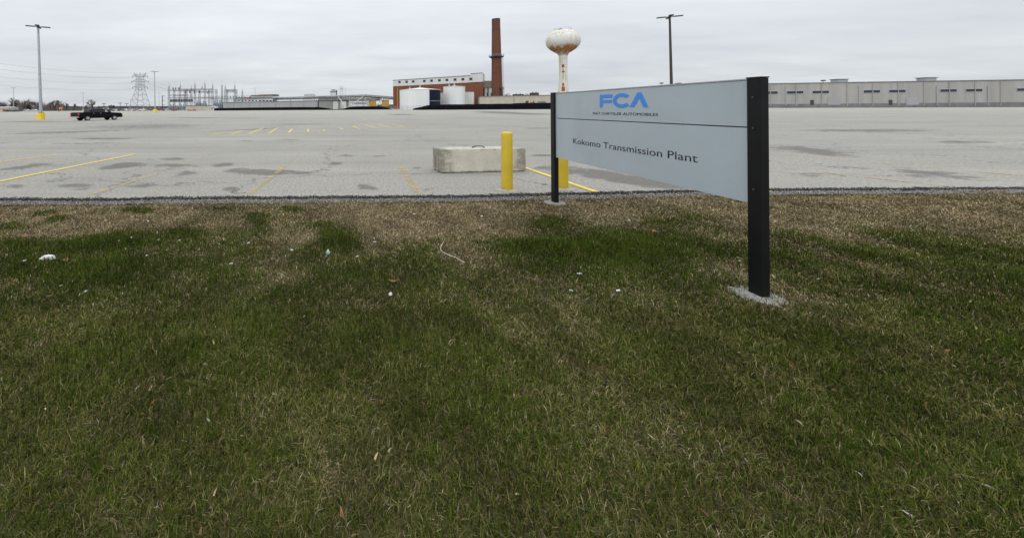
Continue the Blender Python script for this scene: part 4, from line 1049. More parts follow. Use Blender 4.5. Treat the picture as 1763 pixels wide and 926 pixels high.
# pallets / crate piles along lot edge, low
for i, (px, w, h, mt, lab) in enumerate(((300, 3.2, .9, 'rusty', 'rust red pile of plates under the wide gantry'), (330, 5, .7, 'rusty', 'long rust red pile before the cream service building'), (251, 3, 1.1, 'tan_metal', 'tan heap of crates right of the pylon'))):
    p0 = base(px, 248 if px > 260 else 262); t = thing('material_pile', lab, 'pile', p0)
    for j in range(3): mb = MB(); mb.box(-w / 2 + j * w / 3 + .05, -w / 2 + (j + 1) * w / 3 - .05, -.6, .6, 0, h * (.7 + .3 * ((j + i) % 2))); mb.build('stack', M[mt], t)

# =================================================================== pickup
TY = 64.5
tp = G(168, 207.3)
PK_ROT = R(63)
pk = thing('pickup_truck', 'black crew cab pickup parked alone on the empty lot', 'pickup', tp, PK_ROT)
L2, HW = 2.98, .98
def arch(cx, r, n=10): return [(cx + r * math.cos(a), .40 + r * math.sin(a)) for a in np.linspace(PI, 0, n)]
low = [(-L2, .62), (-2.28, .52)] + arch(-1.83, .47) + [(-1.3, .38), (1.32, .38)] + arch(1.83, .47) + [(2.35, .45), (2.90, .45), (L2, .62), (L2 - .02, .98), (2.78, 1.17), (1.40, 1.27), (-1.40, 1.28), (-L2, 1.28)]
def extrude_y(prof, hw, hw_top=None):
    n = len(prof); mb = MB()
    zt_ = max(z for _, z in prof); zb_ = min(z for _, z in prof)
    mb.add([(x, -hw + (.05 * max(0, (z - .75)) if True else 0), z) for x, z in prof] + [(x, hw - .05 * max(0, z - .75), z) for x, z in prof],
           [(i, (i + 1) % n, n + (i + 1) % n, n + i) for i in range(n)])
    bm_tris = []
    bm = bmesh.new(); vs = [bm.verts.new((x, 0, z)) for x, z in prof]; f = bm.faces.new(vs); r = bmesh.ops.triangulate(bm, faces=[f])
    idx = {v: i for i, v in enumerate(vs)}
    for f in bm.faces: bm_tris.append([idx[v] for v in f.verts])
    bm.free()
    for tri in bm_tris: mb.f.append(tuple(tri)); mb.f.append(tuple(n + i for i in tri[::-1]))
    return mb
body = extrude_y(low, HW).build('body', M['car_black'], pk, bevel=0)
# bed opening (dark inner floor set into the top)
mb = MB(); mb.box(-2.86, -1.46, -.8, .8, 1.28 + .004, 1.305); mb.build('bed_cover', M['rubber'], pk)
cabp = [(-1.42, 1.284), (1.45, 1.272), (.62, 1.76), (.30, 1.80), (-1.05, 1.80), (-1.30, 1.75)]
n = len(cabp); mb = MB(); wv_ = lambda z: .93 - .30 * (z - 1.19)
mb.add([(x, -wv_(z), z) for x, z in cabp] + [(x, wv_(z), z) for x, z in cabp], [tuple(range(n)), tuple(range(n, 2 * n))[::-1]] + [(i, (i + 1) % n, n + (i + 1) % n, n + i) for i in range(n)])
mb.build('cab', M['car_black'], pk)
def side_pane(poly, s, name='side_window', mt='glass_car'):
    mb = MB(); m_ = len(poly); mb.add([(x, s * (wv_(z) + .006), z) for x, z in poly] + [(x, s * (wv_(z) - .02), z) for x, z in poly], [tuple(range(m_)), tuple(range(m_, 2 * m_))[::-1]] + [(i, (i + 1) % m_, m_ + (i + 1) % m_, m_ + i) for i in range(m_)])
    mb.build(name, M[mt], pk)
M['glass_car'] = pm('car_glass', (.010, .011, .013), .10, .1, 1, spec=.35)
M['glass_daylight'] = pm('car_glass_pale', (.30, .36, .37), .06, .1, 1, spec=.9)  # opaque; pale colour imitates daylight showing through the cab
for s in (-1, 1):
    side_pane([(-1.25, 1.35), (-.42, 1.35), (-.42, 1.70), (-1.19, 1.70)], s); side_pane([(-.34, 1.35), (.52, 1.35), (.52, 1.70), (-.34, 1.70)], s); side_pane([(.58, 1.35), (1.05, 1.35), (.62, 1.69), (.58, 1.70)], s, mt='glass_daylight')
mb = MB(); mb.add([(1.34, -.80, 1.31), (1.34, .80, 1.31), (.68, .70, 1.727), (.68, -.70, 1.727)], [(0, 1, 2, 3)]); o = mb.build('windscreen', M['glass_daylight'], pk); o.data.transform(Matrix.Translation((.012, 0, .012)))
mb = MB(); mb.add([(-1.39, -.66, 1.40), (-1.39, .66, 1.40), (-1.33, .60, 1.67), (-1.33, -.60, 1.67)], [(0, 1, 2, 3)]); o = mb.build('rear_window', M['glass_car'], pk); o.data.transform(Matrix.Translation((-.03, 0, 0)))
mb = MB(); mb.box(-L2 - .03, -L2 - .003, -.70, .70, .66, 1.24); o = mb.build('tailgate', M['car_black'], pk); mb = MB(); mb.box(-L2 - .05, -L2 - .033, -.12, .12, 1.05, 1.12); h_ = mb.build('handle', M['rubber'], o)
for s in (-1, 1):
    mb = MB(); mb.box(-L2 - .035, -L2 + .16, s * .87 - .10, s * .87 + .10, .82, 1.20); mb.build('tail_lamp', M['tail_red'], pk)
    mb = MB(); mb.box(L2 - .14, L2 + .03, s * .80 - .16, s * .80 + .16, .86, 1.06); mb.build('headlight', M['chrome'], pk)
    mb = MB(); mb.box(1.02, 1.19, s * 1.06 - .11, s * 1.06 + .11, 1.30, 1.52); mb.build('wing_mirror', M['car_black'], pk)
    for x in (-.1, .78): pass
    for x in (-1.15, -.22): mb = MB(); mb.box(x, x + .2, s * .99 - .012, s * .99 + .012, 1.13, 1.17); mb.build('door_handle', M['chrome'], pk)
mb = MB(); mb.box(-L2 - .20, -L2 + .1, -.95, .95, .50, .66); mb.build('rear_bumper', M['chrome'], pk)
mb = MB(); mb.box(L2 - .12, L2 + .14, -.96, .96, .46, .70); mb.build('front_bumper', M['chrome'], pk)
mb = MB(); mb.box(L2 - .05, L2 + .02, -.6, .6, .76, 1.08); mb.build('grille', M['rubber'], pk)
mb = MB(); mb.box(-2.5, 2.5, -.5, .5, .40, .5); mb.build('chassis', M['rubber'], pk)
for x in (-1.83, 1.83):
    for s in (-1, 1):
        mb = MB(); mb.lathe([(.22, -.13), (.36, -.13), (.40, -.09), (.40, .09), (.36, .13), (.22, .13)], c=(x, s * .86, .40), n=28, axis='y', cap=True); w_ = mb.build('wheel', M['rubber'], pk)
        mb = MB(); mb.lathe([(.04, .0), (.22, 0), (.235, s * .03), (.235, s * .02 + s * .001)], c=(x, s * .992, .40), n=20, axis='y'); r_ = mb.build('rim', M['rim'], None); r_.parent = w_
        mb = MB(); 
        for k_ in range(5): a = 2 * PI * k_ / 5 + .3; mb.bar((x + .12 * math.cos(a), s * 1.0, .40 + .12 * math.sin(a)), (x + .2 * math.cos(a), s * 1.0, .40 + .2 * math.sin(a)), .035, 6)
        g_ = mb.build('rim_gap', M['rubber'], None); g_.parent = w_
pk.scale = (1.22, 1.15, 1.04)

# =================================================================== foreground: bollards, block, sign
conc = bpy.data.materials.new('weathered_concrete'); conc.use_nodes = True
t, b, NN, LK = nodes(conc); b.inputs['Roughness'].default_value = .92; b.inputs['Specular IOR Level'].default_value = .2
vec = NN('ShaderNodeTexCoord').outputs['Object']
c0 = mixc(rampf(noise(2.2, NN, LK, vec, 6, .65), .3, .7, NN, LK), (.49, .465, .39), (.40, .375, .32), NN, LK)
c0 = mixc(mth('MULTIPLY', rampf(noise(26, NN, LK, vec, 5, .7), .54, .70, NN, LK), .5, NN, LK), c0, (.24, .22, .18), NN, LK)
sp = NN('ShaderNodeSeparateXYZ'); LK(vec, sp.inputs[0])
ex = rampf(mth('ABSOLUTE', sp.outputs[0], None, NN, LK), .55, 1.08, NN, LK)
ez = rampf(mth('ABSOLUTE', mth('SUBTRACT', sp.outputs[2], .33, NN, LK), None, NN, LK), .16, .37, NN, LK)
ed = mth('MAXIMUM', ex, ez, NN, LK)
dm = mth('ADD', mth('MULTIPLY', ed, .42, NN, LK), noise(7, NN, LK, vec, 6, .7), NN, LK)
c0 = mixc(mth('MULTIPLY', rampf(dm, .66, 1.0, NN, LK), .66, NN, LK), c0, (.105, .092, .07), NN, LK)
LK(c0, b.inputs['Base Color'])
bp = NN('ShaderNodeBump'); bp.inputs['Strength'].default_value = .7; bp.inputs['Distance'].default_value = .02; LK(noise(18, NN, LK, vec, 6, .7), bp.inputs['Height']); LK(bp.outputs[0], b.inputs['Normal'])

# concrete block: front face from (763,297) to (905,293)
c_l, c_r = G(759.5, 298.5), G(905.3, 295.3)
bdir = (c_r - c_l); bw = bdir.length; bdir.normalize(); bang = math.atan2(bdir.y, bdir.x)
bh = .605; bd = .72
bk = thing('concrete_block', 'long pale concrete barrier block with stained edges behind the bollard', 'concrete block', (c_l + c_r) / 2 + Vector((-bdir.y, bdir.x, 0)) * bd / 2, bang)
print('block', bw, bh)
bm = bmesh.new(); bmesh.ops.create_cube(bm, size=1)
for v in bm.verts: v.co = Vector((v.co.x * bw, v.co.y * bd, (v.co.z + .5) * (bh - .014) + .016))
bmesh.ops.bevel(bm, geom=bm.edges[:], offset=.011, segments=2, affect='EDGES')
bmesh.ops.subdivide_edges(bm, edges=[e for e in bm.edges if e.calc_length() > .25], cuts=14, use_grid_fill=True)
for v in bm.verts:
    nz_ = fbm(np.array([v.co.x * 3 + v.co.z * 2]), np.array([v.co.y * 3 + v.co.z * 4]), 91)[0] - .5
    e_ = min(abs(abs(v.co.x) - bw / 2), .3) ; 
    v.co += Vector((v.co.x / bw, v.co.y / bd, 0)) * nz_ * .035; v.co.z += nz_ * .012 if v.co.z > bh * .5 else 0
me = bpy.data.meshes.new('block_body'); bm.to_mesh(me); bm.free(); me.shade_smooth(); me.set_sharp_from_angle(angle=R(35)); me.materials.append(conc)
o = bpy.data.objects.new('block_body', me); COL.objects.link(o); o.parent = bk
M['rebar'] = pm('dark_rebar', (.05, .045, .042), .7, .3, 9)
mb = MB(); xl = P(822, 254, c_l.y + .5).x - bk.location.x
pts = [Vector((xl - .16, .05, bh - .02)), Vector((xl - .11, .04, bh + .03)), Vector((xl, .0, bh + .05)), Vector((xl + .12, -.05, bh + .045)), Vector((xl + .17, -.08, bh - .01))]
mb.path(pts, .014, 8); mb.path([p_ + Vector((.03, .09, -.005)) for p_ in pts], .012, 8); mb.build('lifting_loop', M['rebar'], bk)
mb = MB()
for y_ in (-.16, .16): mb.box(-bw / 2 - .02, -bw / 2 + .02, y_ - .035, y_ + .035, .03, bh - .04)
mb.build('end_key', conc, bk, bevel=.008)

# bollards
def bollard(px, py, hpx, wpx, lab):
    g = G(px, py); k = g.y / F; r = wpx * k / 2; h = hpx * k; t = thing('bollard', lab, 'bollard', g, 0, 'yellow bollards at the lot edge')
    mb = MB(); mb.lathe([(r, .0), (r * 1.0, h - .045), (r * .97, h - .03), (r * .86, h - .012), (r * .6, h - .003), (.01, h)], n=36); o = mb.build('pipe', M['yellow_pipe'], t, smooth=True, autosmooth=50)
    mb = MB(); mb.lathe([(r * 2.1, .004), (r * 2.0, .018), (r * 1.2, .03), (r * 1.0, .032)], n=30, cap=False)
    mb.v = [(x * (1 + .12 * math.sin(3 * math.atan2(y, x) + px)), y * (1 + .1 * math.cos(2 * math.atan2(y, x))), z) for x, y, z in mb.v]
    mb.build('footing', M['footing'], t, smooth=True); return t
M['footing'] = pm('footing_concrete', (.30, .27, .215), .95, .25, 14, bump=.5)
ym = pm('bollard_yellow', (.50, .355, .022), .5, .08, 3, spec=.35)
t, b, NN, LK = nodes(ym); vec = NN('ShaderNodeTexCoord').outputs['Object']; old = b.inputs['Base Color'].links[0].from_socket
sp = NN('ShaderNodeSeparateXYZ'); LK(vec, sp.inputs[0])
dirt = mth('ADD', mth('MULTIPLY', mth('SUBTRACT', .22, sp.outputs[2], NN, LK), 2.2, NN, LK), mth('MULTIPLY', noise(10, NN, LK, vec, 6, .7, (1, 1, .4)), .6, NN, LK), NN, LK)
c0 = mixc(mth('MULTIPLY', rampf(dirt, .35, .95, NN, LK), .6, NN, LK), old, (.22, .15, .045), NN, LK)
c0 = mixc(mth('MULTIPLY', rampf(noise(34, NN, LK, vec, 4, .7), .63, .75, NN, LK), .5, NN, LK), c0, (.28, .18, .04), NN, LK)
c0 = mixc(mth('MULTIPLY', rampf(noise(5, NN, LK, vec, 6, .7, (2.5, 2.5, .25)), .55, .8, NN, LK), .3, NN, LK), c0, (.42, .29, .06), NN, LK)
LK(c0, b.inputs['Base Color'])
M['yellow_pipe'] = ym
bollard(873.3, 328, 101, 18.4, 'yellow steel bollard standing before the concrete block')
bollard(968.7, 325.5, 100, 18.0, 'yellow steel bollard half hidden behind the sign post')

# sign
SX = 3.70
YL, YR = 7.03, 3.66
ZT, ZM, ZB = 1.935, 1.497, .80
sg_y = (YL + YR) / 2
sn = thing('plant_sign', 'large grey entrance sign board with blue emblem on two black posts', 'sign', (SX, sg_y, 0))
panel = pm('sign_panel_grey', (.345, .395, .425), .38, .05, 1.2, spec=.45)
t, b, NN, LK = nodes(panel); vec = NN('ShaderNodeTexCoord').outputs['Object']; old = b.inputs['Base Color'].links[0].from_socket
c0 = mixc(mth('MULTIPLY', rampf(noise(1.6, NN, LK, vec, 6, .6, (1, 1, .35)), .52, .82, NN, LK), .28, NN, LK), old, (.22, .255, .285), NN, LK)
c0 = mixc(mth('MULTIPLY', rampf(noise(9, NN, LK, vec, 5, .7, (1, 1.6, .5)), .58, .8, NN, LK), .16, NN, LK), c0, (.42, .45, .48), NN, LK)
LK(c0, b.inputs['Base Color'])
def sbox(name, mat, y0, y1, z0, z1, x0, x1, bevel=0, parent=sn):
    mb = MB(); mb.box(x0 - SX, x1 - SX, y0 - sg_y, y1 - sg_y, z0, z1); o = mb.build(name, mat, None, bevel=bevel); o.parent = parent; return o
up = sbox('upper_panel', panel, YR, YL, ZM + .007, ZT, SX, SX + .12, .003)
lw = sbox('lower_panel', panel, YR, YL, ZB, ZM - .005, SX, SX + .12, .003)
sbox('panel_core', M['dark_steel'], YR + .02, YL - .02, ZB + .02, ZT - .02, SX + .015, SX + .105)
sbox('top_trim', M['galv'], YR, YL, ZT + .002, ZT + .016, SX - .006, SX + .126, .002)
sbox('end_trim', M['galv'], YL + .001, YL + .02, ZB, ZT, SX - .004, SX + .124, .002)
sbox('end_trim', M['galv'], YR - .02, YR - .001, ZB, ZT, SX - .004, SX + .124, .002)
for y0 in (YL + .022, YR - .142):
    po = sbox('post', M['black_paint'], y0, y0 + .12, -.08, ZT + .012, SX - .032, SX + .045, .005)
    c_ = sbox('post_cap', M['black_paint'], y0 - .004, y0 + .124, ZT + .013, ZT + .024, SX - .036, SX + .049, .003, None); c_.parent = po
    for zb_ in (ZT - .16, ZM, ZB + .14):                      # bracket bolts
        mb = MB(); mb.bar((-.040, y0 + .06 - sg_y, zb_), (-.031, y0 + .06 - sg_y, zb_), .011, 6); bo = mb.build('bolt', M['dark_steel'], None); bo.parent = po
for yc in (YL + .08, YR - .08):
    mb = MB(); mb.lathe([(.19, -.08), (.185, -.02), (.16, -.008), (.02, -.004)], c=(.005, yc - sg_y, 0), n=26, cap=False)
    mb.v = [(x * 1, y + .03 * math.sin(5 * x * 9), z) for x, y, z in mb.v]; mb.build('footing', M['footing_pale'] if 'footing_pale' in M else M.setdefault('footing_pale', pm('pale_footing', (.22, .21, .19), .95, .3, 18, bump=.6)), sn)
# emblem and lettering, raised 4 mm; u runs along the board (left to right as read), v is height
def raised(name, polys, mat, parent, h=.004):
    mb = MB()
    for poly in polys:
        n = len(poly); bm = bmesh.new(); vs = [bm.verts.new((u, v, 0)) for u, v in poly]; f = bm.faces.new(vs); bmesh.ops.triangulate(bm, faces=[f]); idx = {v: i for i, v in enumerate(vs)}
        tris = [[idx[v] for v in f.verts] for f in bm.faces]; bm.free()
        pts = [(-h, -u, v) for u, v in poly] + [(0.0005, -u, v) for u, v in poly]
        mb.add(pts, [tuple(tr) for tr in tris] + [(i, (i + 1) % n, n + (i + 1) % n, n + i) for i in range(n)])
    o = mb.build(name, mat, None); o.location = (0, 0, 0); o.parent = parent; return o
M['emblem_blue'] = pm('emblem_blue', (.045, .21, .62), .4, .04, 3)
M['letter_black'] = pm('letter_black', (.014, .015, .018), .5, .2, 8)
def uY(px): return (SX * F / (px - 600.5))                 # depth on board seen at column px
def U(px): return sg_y - uY(px)                             # board coordinate
z0, z1 = 1.690, 1.872; st_ = .047
x = lambda px: U(px)
Fx0, Fx1 = x(1033.5), x(1055)
polyF = [[(Fx0, z0), (Fx0 + .062, z0), (Fx0 + .062, z1), (Fx0, z1)], [(Fx0 + .062, z1 - st_), (Fx1, z1 - st_), (Fx1, z1), (Fx0 + .062, z1)], [(Fx0 + .062, (z0 + z1) / 2 - .030), (Fx1 - .01, (z0 + z1) / 2 - .030), (Fx1 - .01, (z0 + z1) / 2 + .014), (Fx0 + .062, (z0 + z1) / 2 + .014)]]
Cc = (x(1057.5) + x(1086)) / 2; rx = (x(1087) - x(1057.5)) / 2 * 1.08; rz2 = (z1 - z0) / 2 + .008; zc_ = (z0 + z1) / 2
ang = np.linspace(R(38), R(322), 40)
outer = [(Cc + rx * math.cos(a), zc_ + rz2 * math.sin(a)) for a in ang]; inner = [(Cc + (rx - .075) * math.cos(a), zc_ + (rz2 - .047) * math.sin(a)) for a in ang]
polyC = [[outer[i], outer[i + 1], inner[i + 1], inner[i]] for i in range(len(ang) - 1)]
a0_, a1_, ap = x(1084.5), x(1117), x(1101.5)
polyA = [[(a0_, z0), (a0_ + .085, z0), (ap + .004, z1 - .062), (ap - .0, z1 + .006), (ap - .03, z1 + .006)], [(ap, z1 + .006), (ap + .004, z1 - .062), (a1_ - .085, z0), (a1_, z0), (ap + .035, z1 + .006)]]
raised('emblem', polyF + polyC + polyA, M['emblem_blue'], up)
def lettering(text, px0, px1, zbase, cap, name, parent, weight=0.0):
    cu = bpy.data.curves.new('txt', 'FONT'); cu.body = text; cu.size = 1; cu.offset = weight; cu.resolution_u = 3; cu.extrude = .0
    ob = bpy.data.objects.new('txt', cu); COL.objects.link(ob); bpy.context.view_layer.update()
    me = bpy.data.meshes.new_from_object(ob.evaluated_get(bpy.context.evaluated_depsgraph_get())); bpy.data.objects.remove(ob); bpy.data.curves.remove(cu)
    xs = [v.co.x for v in me.vertices]; x0, x1 = min(xs), max(xs)
    capn = .729
    u0, u1 = U(px0), U(px1)
    for v in me.vertices:
        u = u0 + (v.co.x - x0) / (x1 - x0) * (u1 - u0); z = zbase + v.co.y / capn * cap; v.co = Vector((-.003, -u, z))
    bm = bmesh.new(); bm.from_mesh(me); bmesh.ops.recalc_face_normals(bm, faces=bm.faces)
    r = bmesh.ops.extrude_face_region(bm, geom=bm.faces[:]); vv = [g for g in r['geom'] if isinstance(g, bmesh.types.BMVert)]
    for v in vv: v.co.x = .0006
    bmesh.ops.recalc_face_normals(bm, faces=bm.faces); bm.to_mesh(me); bm.free()
    me.materials.clear(); me.materials.append(M['letter_black']); me.name = name
    o = bpy.data.objects.new(name, me); COL.objects.link(o); o.parent = parent; return o
lettering('FIAT CHRYSLER AUTOMOBILES', 1021.5, 1133.5, 1.583, .038, 'lettering', up, -.006)
lettering('Kokomo Transmission Plant', 987, 1201, 1.100, .094, 'lettering', lw, -.004)

# =================================================================== verge: grass, gravel, litter
green_e = [(245, 361, 30, 7, 1.1), (75, 366, 28, 5, .9, -.15), (95, 376, 26, 6, 1.1, -.2), (440, 375, 28, 11, 1.1), (500, 357, 18, 5, .9), (385, 357, 40, 4, .6), (555, 385, 20, 6, .9), (580, 410, 36, 22, 1.1),
           (240, 412, 50, 12, .9), (165, 415, 80, 12, .8, -.2), (320, 400, 42, 9, .8), (420, 395, 40, 10, .5), (85, 465, 120, 22, .8), (200, 455, 40, 12, 1.0), (20, 390, 30, 10, .7), (1060, 430, 170, 50, .7), (940, 380, 45, 14, .9),
           (870, 425, 60, 16, .5), (1150, 375, 60, 20, .6), (20, 420, 45, 10, .7), (400, 470, 70, 14, .3), (640, 480, 120, 15, .3), (960, 425, 80, 14, .6)]
brown_e = [(690, 380, 95, 36, 1.1), (800, 385, 110, 18, .9), (300, 375, 100, 14, .4), (480, 470, 60, 15, .55), (815, 440, 50, 22, .6), (150, 440, 40, 8, .35), (330, 435, 50, 12, .5), (60, 400, 60, 6, .6), (640, 435, 60, 12, .35), (1020, 360, 130, 9, .6), (260, 470, 60, 9, .3)]
def greenness(X, Y):
    g = (fbm(X * 1.25, Y * 1.0, 51, 5) - .5) * np.interp(Y, [2.5, 4.5], [1.7, 2.4]) + (fbm(X * 5.5, Y * 5.5, 52, 3) - .5) * 1.1
    bias = np.interp(Y, [1.3, 3.0, 4.5, 5.4, 6.1, 7.4], [.85, .85, .72, .12, -.50, -.85])
    near = np.clip((Y - 2.6) / 1.2, 0, 1)
    return g + bias + near * (ellsum(X, Y, green_e) * 1.5 - ellsum(X, Y, brown_e) * 1.0)
def scatter(n_per, y0, y1, margin=.7):
    """random points over the part of the verge in and around the view; n_per per square metre"""
    wid = lambda Y: 2.62 * Y + 2 * margin
    area = (1.31 * (y1 * y1 - y0 * y0)) + 2 * margin * (y1 - y0); n = int(area * n_per)
    Y = y0 + (y1 - y0) * rng.random(int(n * 1.9)); keep = rng.random(len(Y)) < wid(Y) / wid(y1); Y = Y[keep][:n]
    X = -0.895 * Y - margin + rng.random(len(Y)) * wid(Y)
    return X, Y
def blades(name, X, Y, h, w, lean, col, mat, curl=.5, zoff=0):
    n = len(X); ph = rng.random(n) * 2 * PI; c, s = np.cos(ph), np.sin(ph)
    Z = vz(X, Y) + zoff
    base_ = np.stack([X, Y, Z], -1); d = np.stack([c, s, 0 * c], -1); sd = np.stack([-s, c, 0 * c], -1); up_ = np.array([0, 0, 1.0])
    ln = (lean * h)[:, None]; hh = (h * np.sqrt(np.maximum(1 - lean ** 2, .02)))[:, None]; w_ = w[:, None]
    tw = (rng.random(n) - .5)[:, None] * 1.2
    sd2 = sd + d * tw
    mid = base_ + d * ln * (.35) + up_ * hh * .6
    tip = base_ + d * ln * 1.0 + up_ * hh * (1 - curl * lean[:, None] * .6)
    V = np.stack([base_ - sd * w_ / 2, base_ + sd * w_ / 2, mid + sd2 * w_ * .4, mid - sd2 * w_ * .4, tip], 1).reshape(-1, 3)
    me = bpy.data.meshes.new(name); me.vertices.add(5 * n); me.vertices.foreach_set('co', V.astype(np.float32).ravel())
    i0 = (np.arange(n) * 5)[:, None]; loops = np.concatenate([i0 + np.array([[0, 1, 2, 3]]), i0 + np.array([[3, 2, 4]])], 1)
    me.loops.add(7 * n); me.loops.foreach_set('vertex_index', loops.astype(np.int32).ravel())
    me.polygons.add(2 * n); ls = np.stack([np.arange(n) * 7, np.arange(n) * 7 + 4], 1).ravel(); lt = np.tile([4, 3], n)
    me.polygons.foreach_set('loop_start', ls.astype(np.int32)); me.polygons.foreach_set('loop_total', lt.astype(np.int32))
    a = me.attributes.new('tint', 'FLOAT_COLOR', 'POINT'); cc = np.repeat(np.concatenate([col, np.ones((n, 1))], 1), 5, 0); a.data.foreach_set('color', cc.astype(np.float32).ravel())
    me.update(); me.materials.append(mat); o = bpy.data.objects.new(name, me); COL.objects.link(o); return o
gm = bpy.data.materials.new('grass_blade'); gm.use_nodes = True
t, b, NN, LK = nodes(gm); b.inputs['Roughness'].default_value = .9; b.inputs['Specular IOR Level'].default_value = .04
at = NN('ShaderNodeAttribute'); at.attribute_name = 'tint'; LK(at.outputs['Color'], b.inputs['Base Color'])
def colmix(n, cols, wts):
    i = rng.choice(len(cols), n, p=np.array(wts) / sum(wts)); c = np.array(cols)[i] * (.72 + .56 * rng.random((n, 1))); return c
STRAW = [(.25, .20, .105), (.14, .105, .058), (.36, .32, .22), (.06, .042, .024), (.19, .14, .072)]
STRAWG = [(.085, .092, .022), (.13, .115, .042), (.045, .042, .014), (.21, .185, .095)]
GREEN = [(.026, .046, .003), (.042, .062, .004), (.016, .034, .003), (.070, .082, .012), (.034, .052, .009)]
def split(X, Y, thr=0.0):
    e = edgeY(X); ok = Y < e - .27 + .42 * (fbm(X * 1.7, Y * 1.2, 61) - .5) + .12 * (rng.random(len(X)) - .5); return X[ok], Y[ok]
parts = [((9000, 1.15, 3.0, .45)), ((6200, 3.0, 5.2, .7)), ((4600, 5.2, 7.75, .8))]
XD, YD, XG_, YG_, XS, YS = [], [], [], [], [], []
for dn, y0, y1, mg in parts:
    X, Y = scatter(dn, y0, y1, mg); X, Y = split(X, Y); g = greenness(X, Y)
    pg = 1 / (1 + np.exp(-g * 3.6)); isg = rng.random(len(X)) < pg * .93 + .02
    XG_.append(X[isg]); YG_.append(Y[isg]); XD.append(X[~isg]); YD.append(Y[~isg])
    m_ = rng.random(isg.sum()) < .16                            # dead thatch among the green
    XS.append(X[isg][m_]); YS.append(Y[isg][m_])
X, Y = scatter(9000, 1.15, 3.4, .45); m_ = rng.random(len(X)) < 1 / (1 + np.exp(-greenness(X, Y) * 3)); XS.append(X[m_]); YS.append(Y[m_]); XD.append(X[~m_]); YD.append(Y[~m_]); X, Y = scatter(3500, 3.4, 7.75, .7); X, Y = split(X, Y); XD.append(X); YD.append(Y)
XS = np.concatenate(XS); YS = np.concatenate(YS); XD = np.concatenate(XD); YD = np.concatenate(YD); XG_ = np.concatenate(XG_); YG_ = np.concatenate(YG_)
n = len(XD); wd = np.interp(YD, [1.2, 3, 7.5], [.0026, .0042, .0066])
def clump(X, Y, col, lo=.8, hi=1.2):
    f = np.clip((fbm(X * 3.2, Y * 2.2, 81, 4) - .5) * 3.2 + .5, 0, 1); return col * (lo + (hi - lo) * f)[:, None]
o = blades('dry_grass', XD, YD, .022 + .045 * rng.random(n) ** 1.6, wd * (.7 + .7 * rng.random(n)), .62 + .375 * rng.random(n) ** .6, clump(XD, YD, colmix(n, STRAW, [2.6, 3, 1.4, 3.0, 2.4])), gm)
tag(o, 'matted brown dormant grass of the verge', 'grass', kind='stuff')
n = len(XG_); g = np.clip(greenness(XG_, YG_), -1, 2); wd = np.interp(YG_, [1.2, 3, 7.5], [.0026, .0040, .0060])
o = blades('green_grass', XG_, YG_, (.030 + .030 * np.clip(g, 0, 1.8)) * (.6 + .8 * rng.random(n)), wd * (.7 + .6 * rng.random(n)), .15 + .80 * rng.random(n), clump(XG_, YG_, colmix(n, GREEN, [3, 3, 2.4, 1.8, 1.5])), gm)
tag(o, 'patchy green spring grass growing through the brown verge', 'grass', kind='stuff')
n = len(XS); wd = np.interp(YS, [1.2, 3, 7.5], [.0024, .0038, .0056])
o2 = blades('faded_grass', XS, YS, .03 + .05 * rng.random(n), wd * (.7 + .6 * rng.random(n)), .5 + .48 * rng.random(n), clump(XS, YS, colmix(n, STRAWG, [3, 2.2, 2.6, .6])), gm)
tag(o2, 'faded yellowish blades mixed into the green grass patches', 'grass', kind='stuff')
print('blades', len(XD), len(XG_), len(XS))

# stones: pale gravel in the strip, black crumbs along the asphalt edge
def stones(name, X, Y, Z, r, col, lab):
    n = len(X); T = np.array([(1, 0, 0), (-1, 0, 0), (0, 1, 0), (0, -1, 0), (0, 0, 1), (0, 0, -1)], float)
    V = T[None] * (r[:, None, None] * (.6 + .6 * rng.random((n, 6, 1)))); V[:, :, 2] *= .75
    ph = rng.random(n) * 6.28; c, s = np.cos(ph)[:, None], np.sin(ph)[:, None]
    Vx = V[:, :, 0] * c - V[:, :, 1] * s; Vy = V[:, :, 0] * s + V[:, :, 1] * c; V[:, :, 0] = Vx + X[:, None]; V[:, :, 1] = Vy + Y[:, None]; V[:, :, 2] += Z[:, None]
    fc = np.array([(0, 2, 4), (2, 1, 4), (1, 3, 4), (3, 0, 4), (2, 0, 5), (1, 2, 5), (3, 1, 5), (0, 3, 5)])
    me = bpy.data.meshes.new(name); me.vertices.add(6 * n); me.vertices.foreach_set('co', V.astype(np.float32).ravel())
    lp = ((np.arange(n) * 6)[:, None, None] + fc[None]).astype(np.int32).ravel(); me.loops.add(len(lp)); me.loops.foreach_set('vertex_index', lp); me.polygons.add(8 * n)
    me.polygons.foreach_set('loop_start', np.arange(0, 24 * n, 3, dtype=np.int32)); me.polygons.foreach_set('loop_total', np.full(8 * n, 3, np.int32))
    a = me.attributes.new('tint', 'FLOAT_COLOR', 'POINT'); a.data.foreach_set('color', np.repeat(np.concatenate([col, np.ones((n, 1))], 1), 6, 0).astype(np.float32).ravel())
    me.update(); me.materials.append(gm); o = bpy.data.objects.new(name, me); COL.objects.link(o); return tag(o, lab, 'gravel', kind='stuff')
n = 26000; X = -9 + 24 * rng.random(n); T_ = -.46 + .43 * rng.random(n); Y = edgeY(X) + T_
stones('gravel', X, Y, np.full(n, -.008), .006 + .010 * rng.random(n) ** 2, colmix(n, [(.27, .255, .23), (.17, .16, .145), (.09, .085, .08), (.40, .38, .35)], [3, 3, 3, .8]), 'loose grey gravel between the asphalt edge and grass')
n = 17000; X = -9 + 24 * rng.random(n); T_ = rng.normal(-.03, .06, n) + .10 * (fbm(X * .9, X * 0 + 2, 73) - .5); Y = edgeY(X) + T_; keep = fbm(X * 1.6, X * 0, 71) + .25 * rng.random(n) > .36; X, Y = X[keep], Y[keep]; n = len(X)
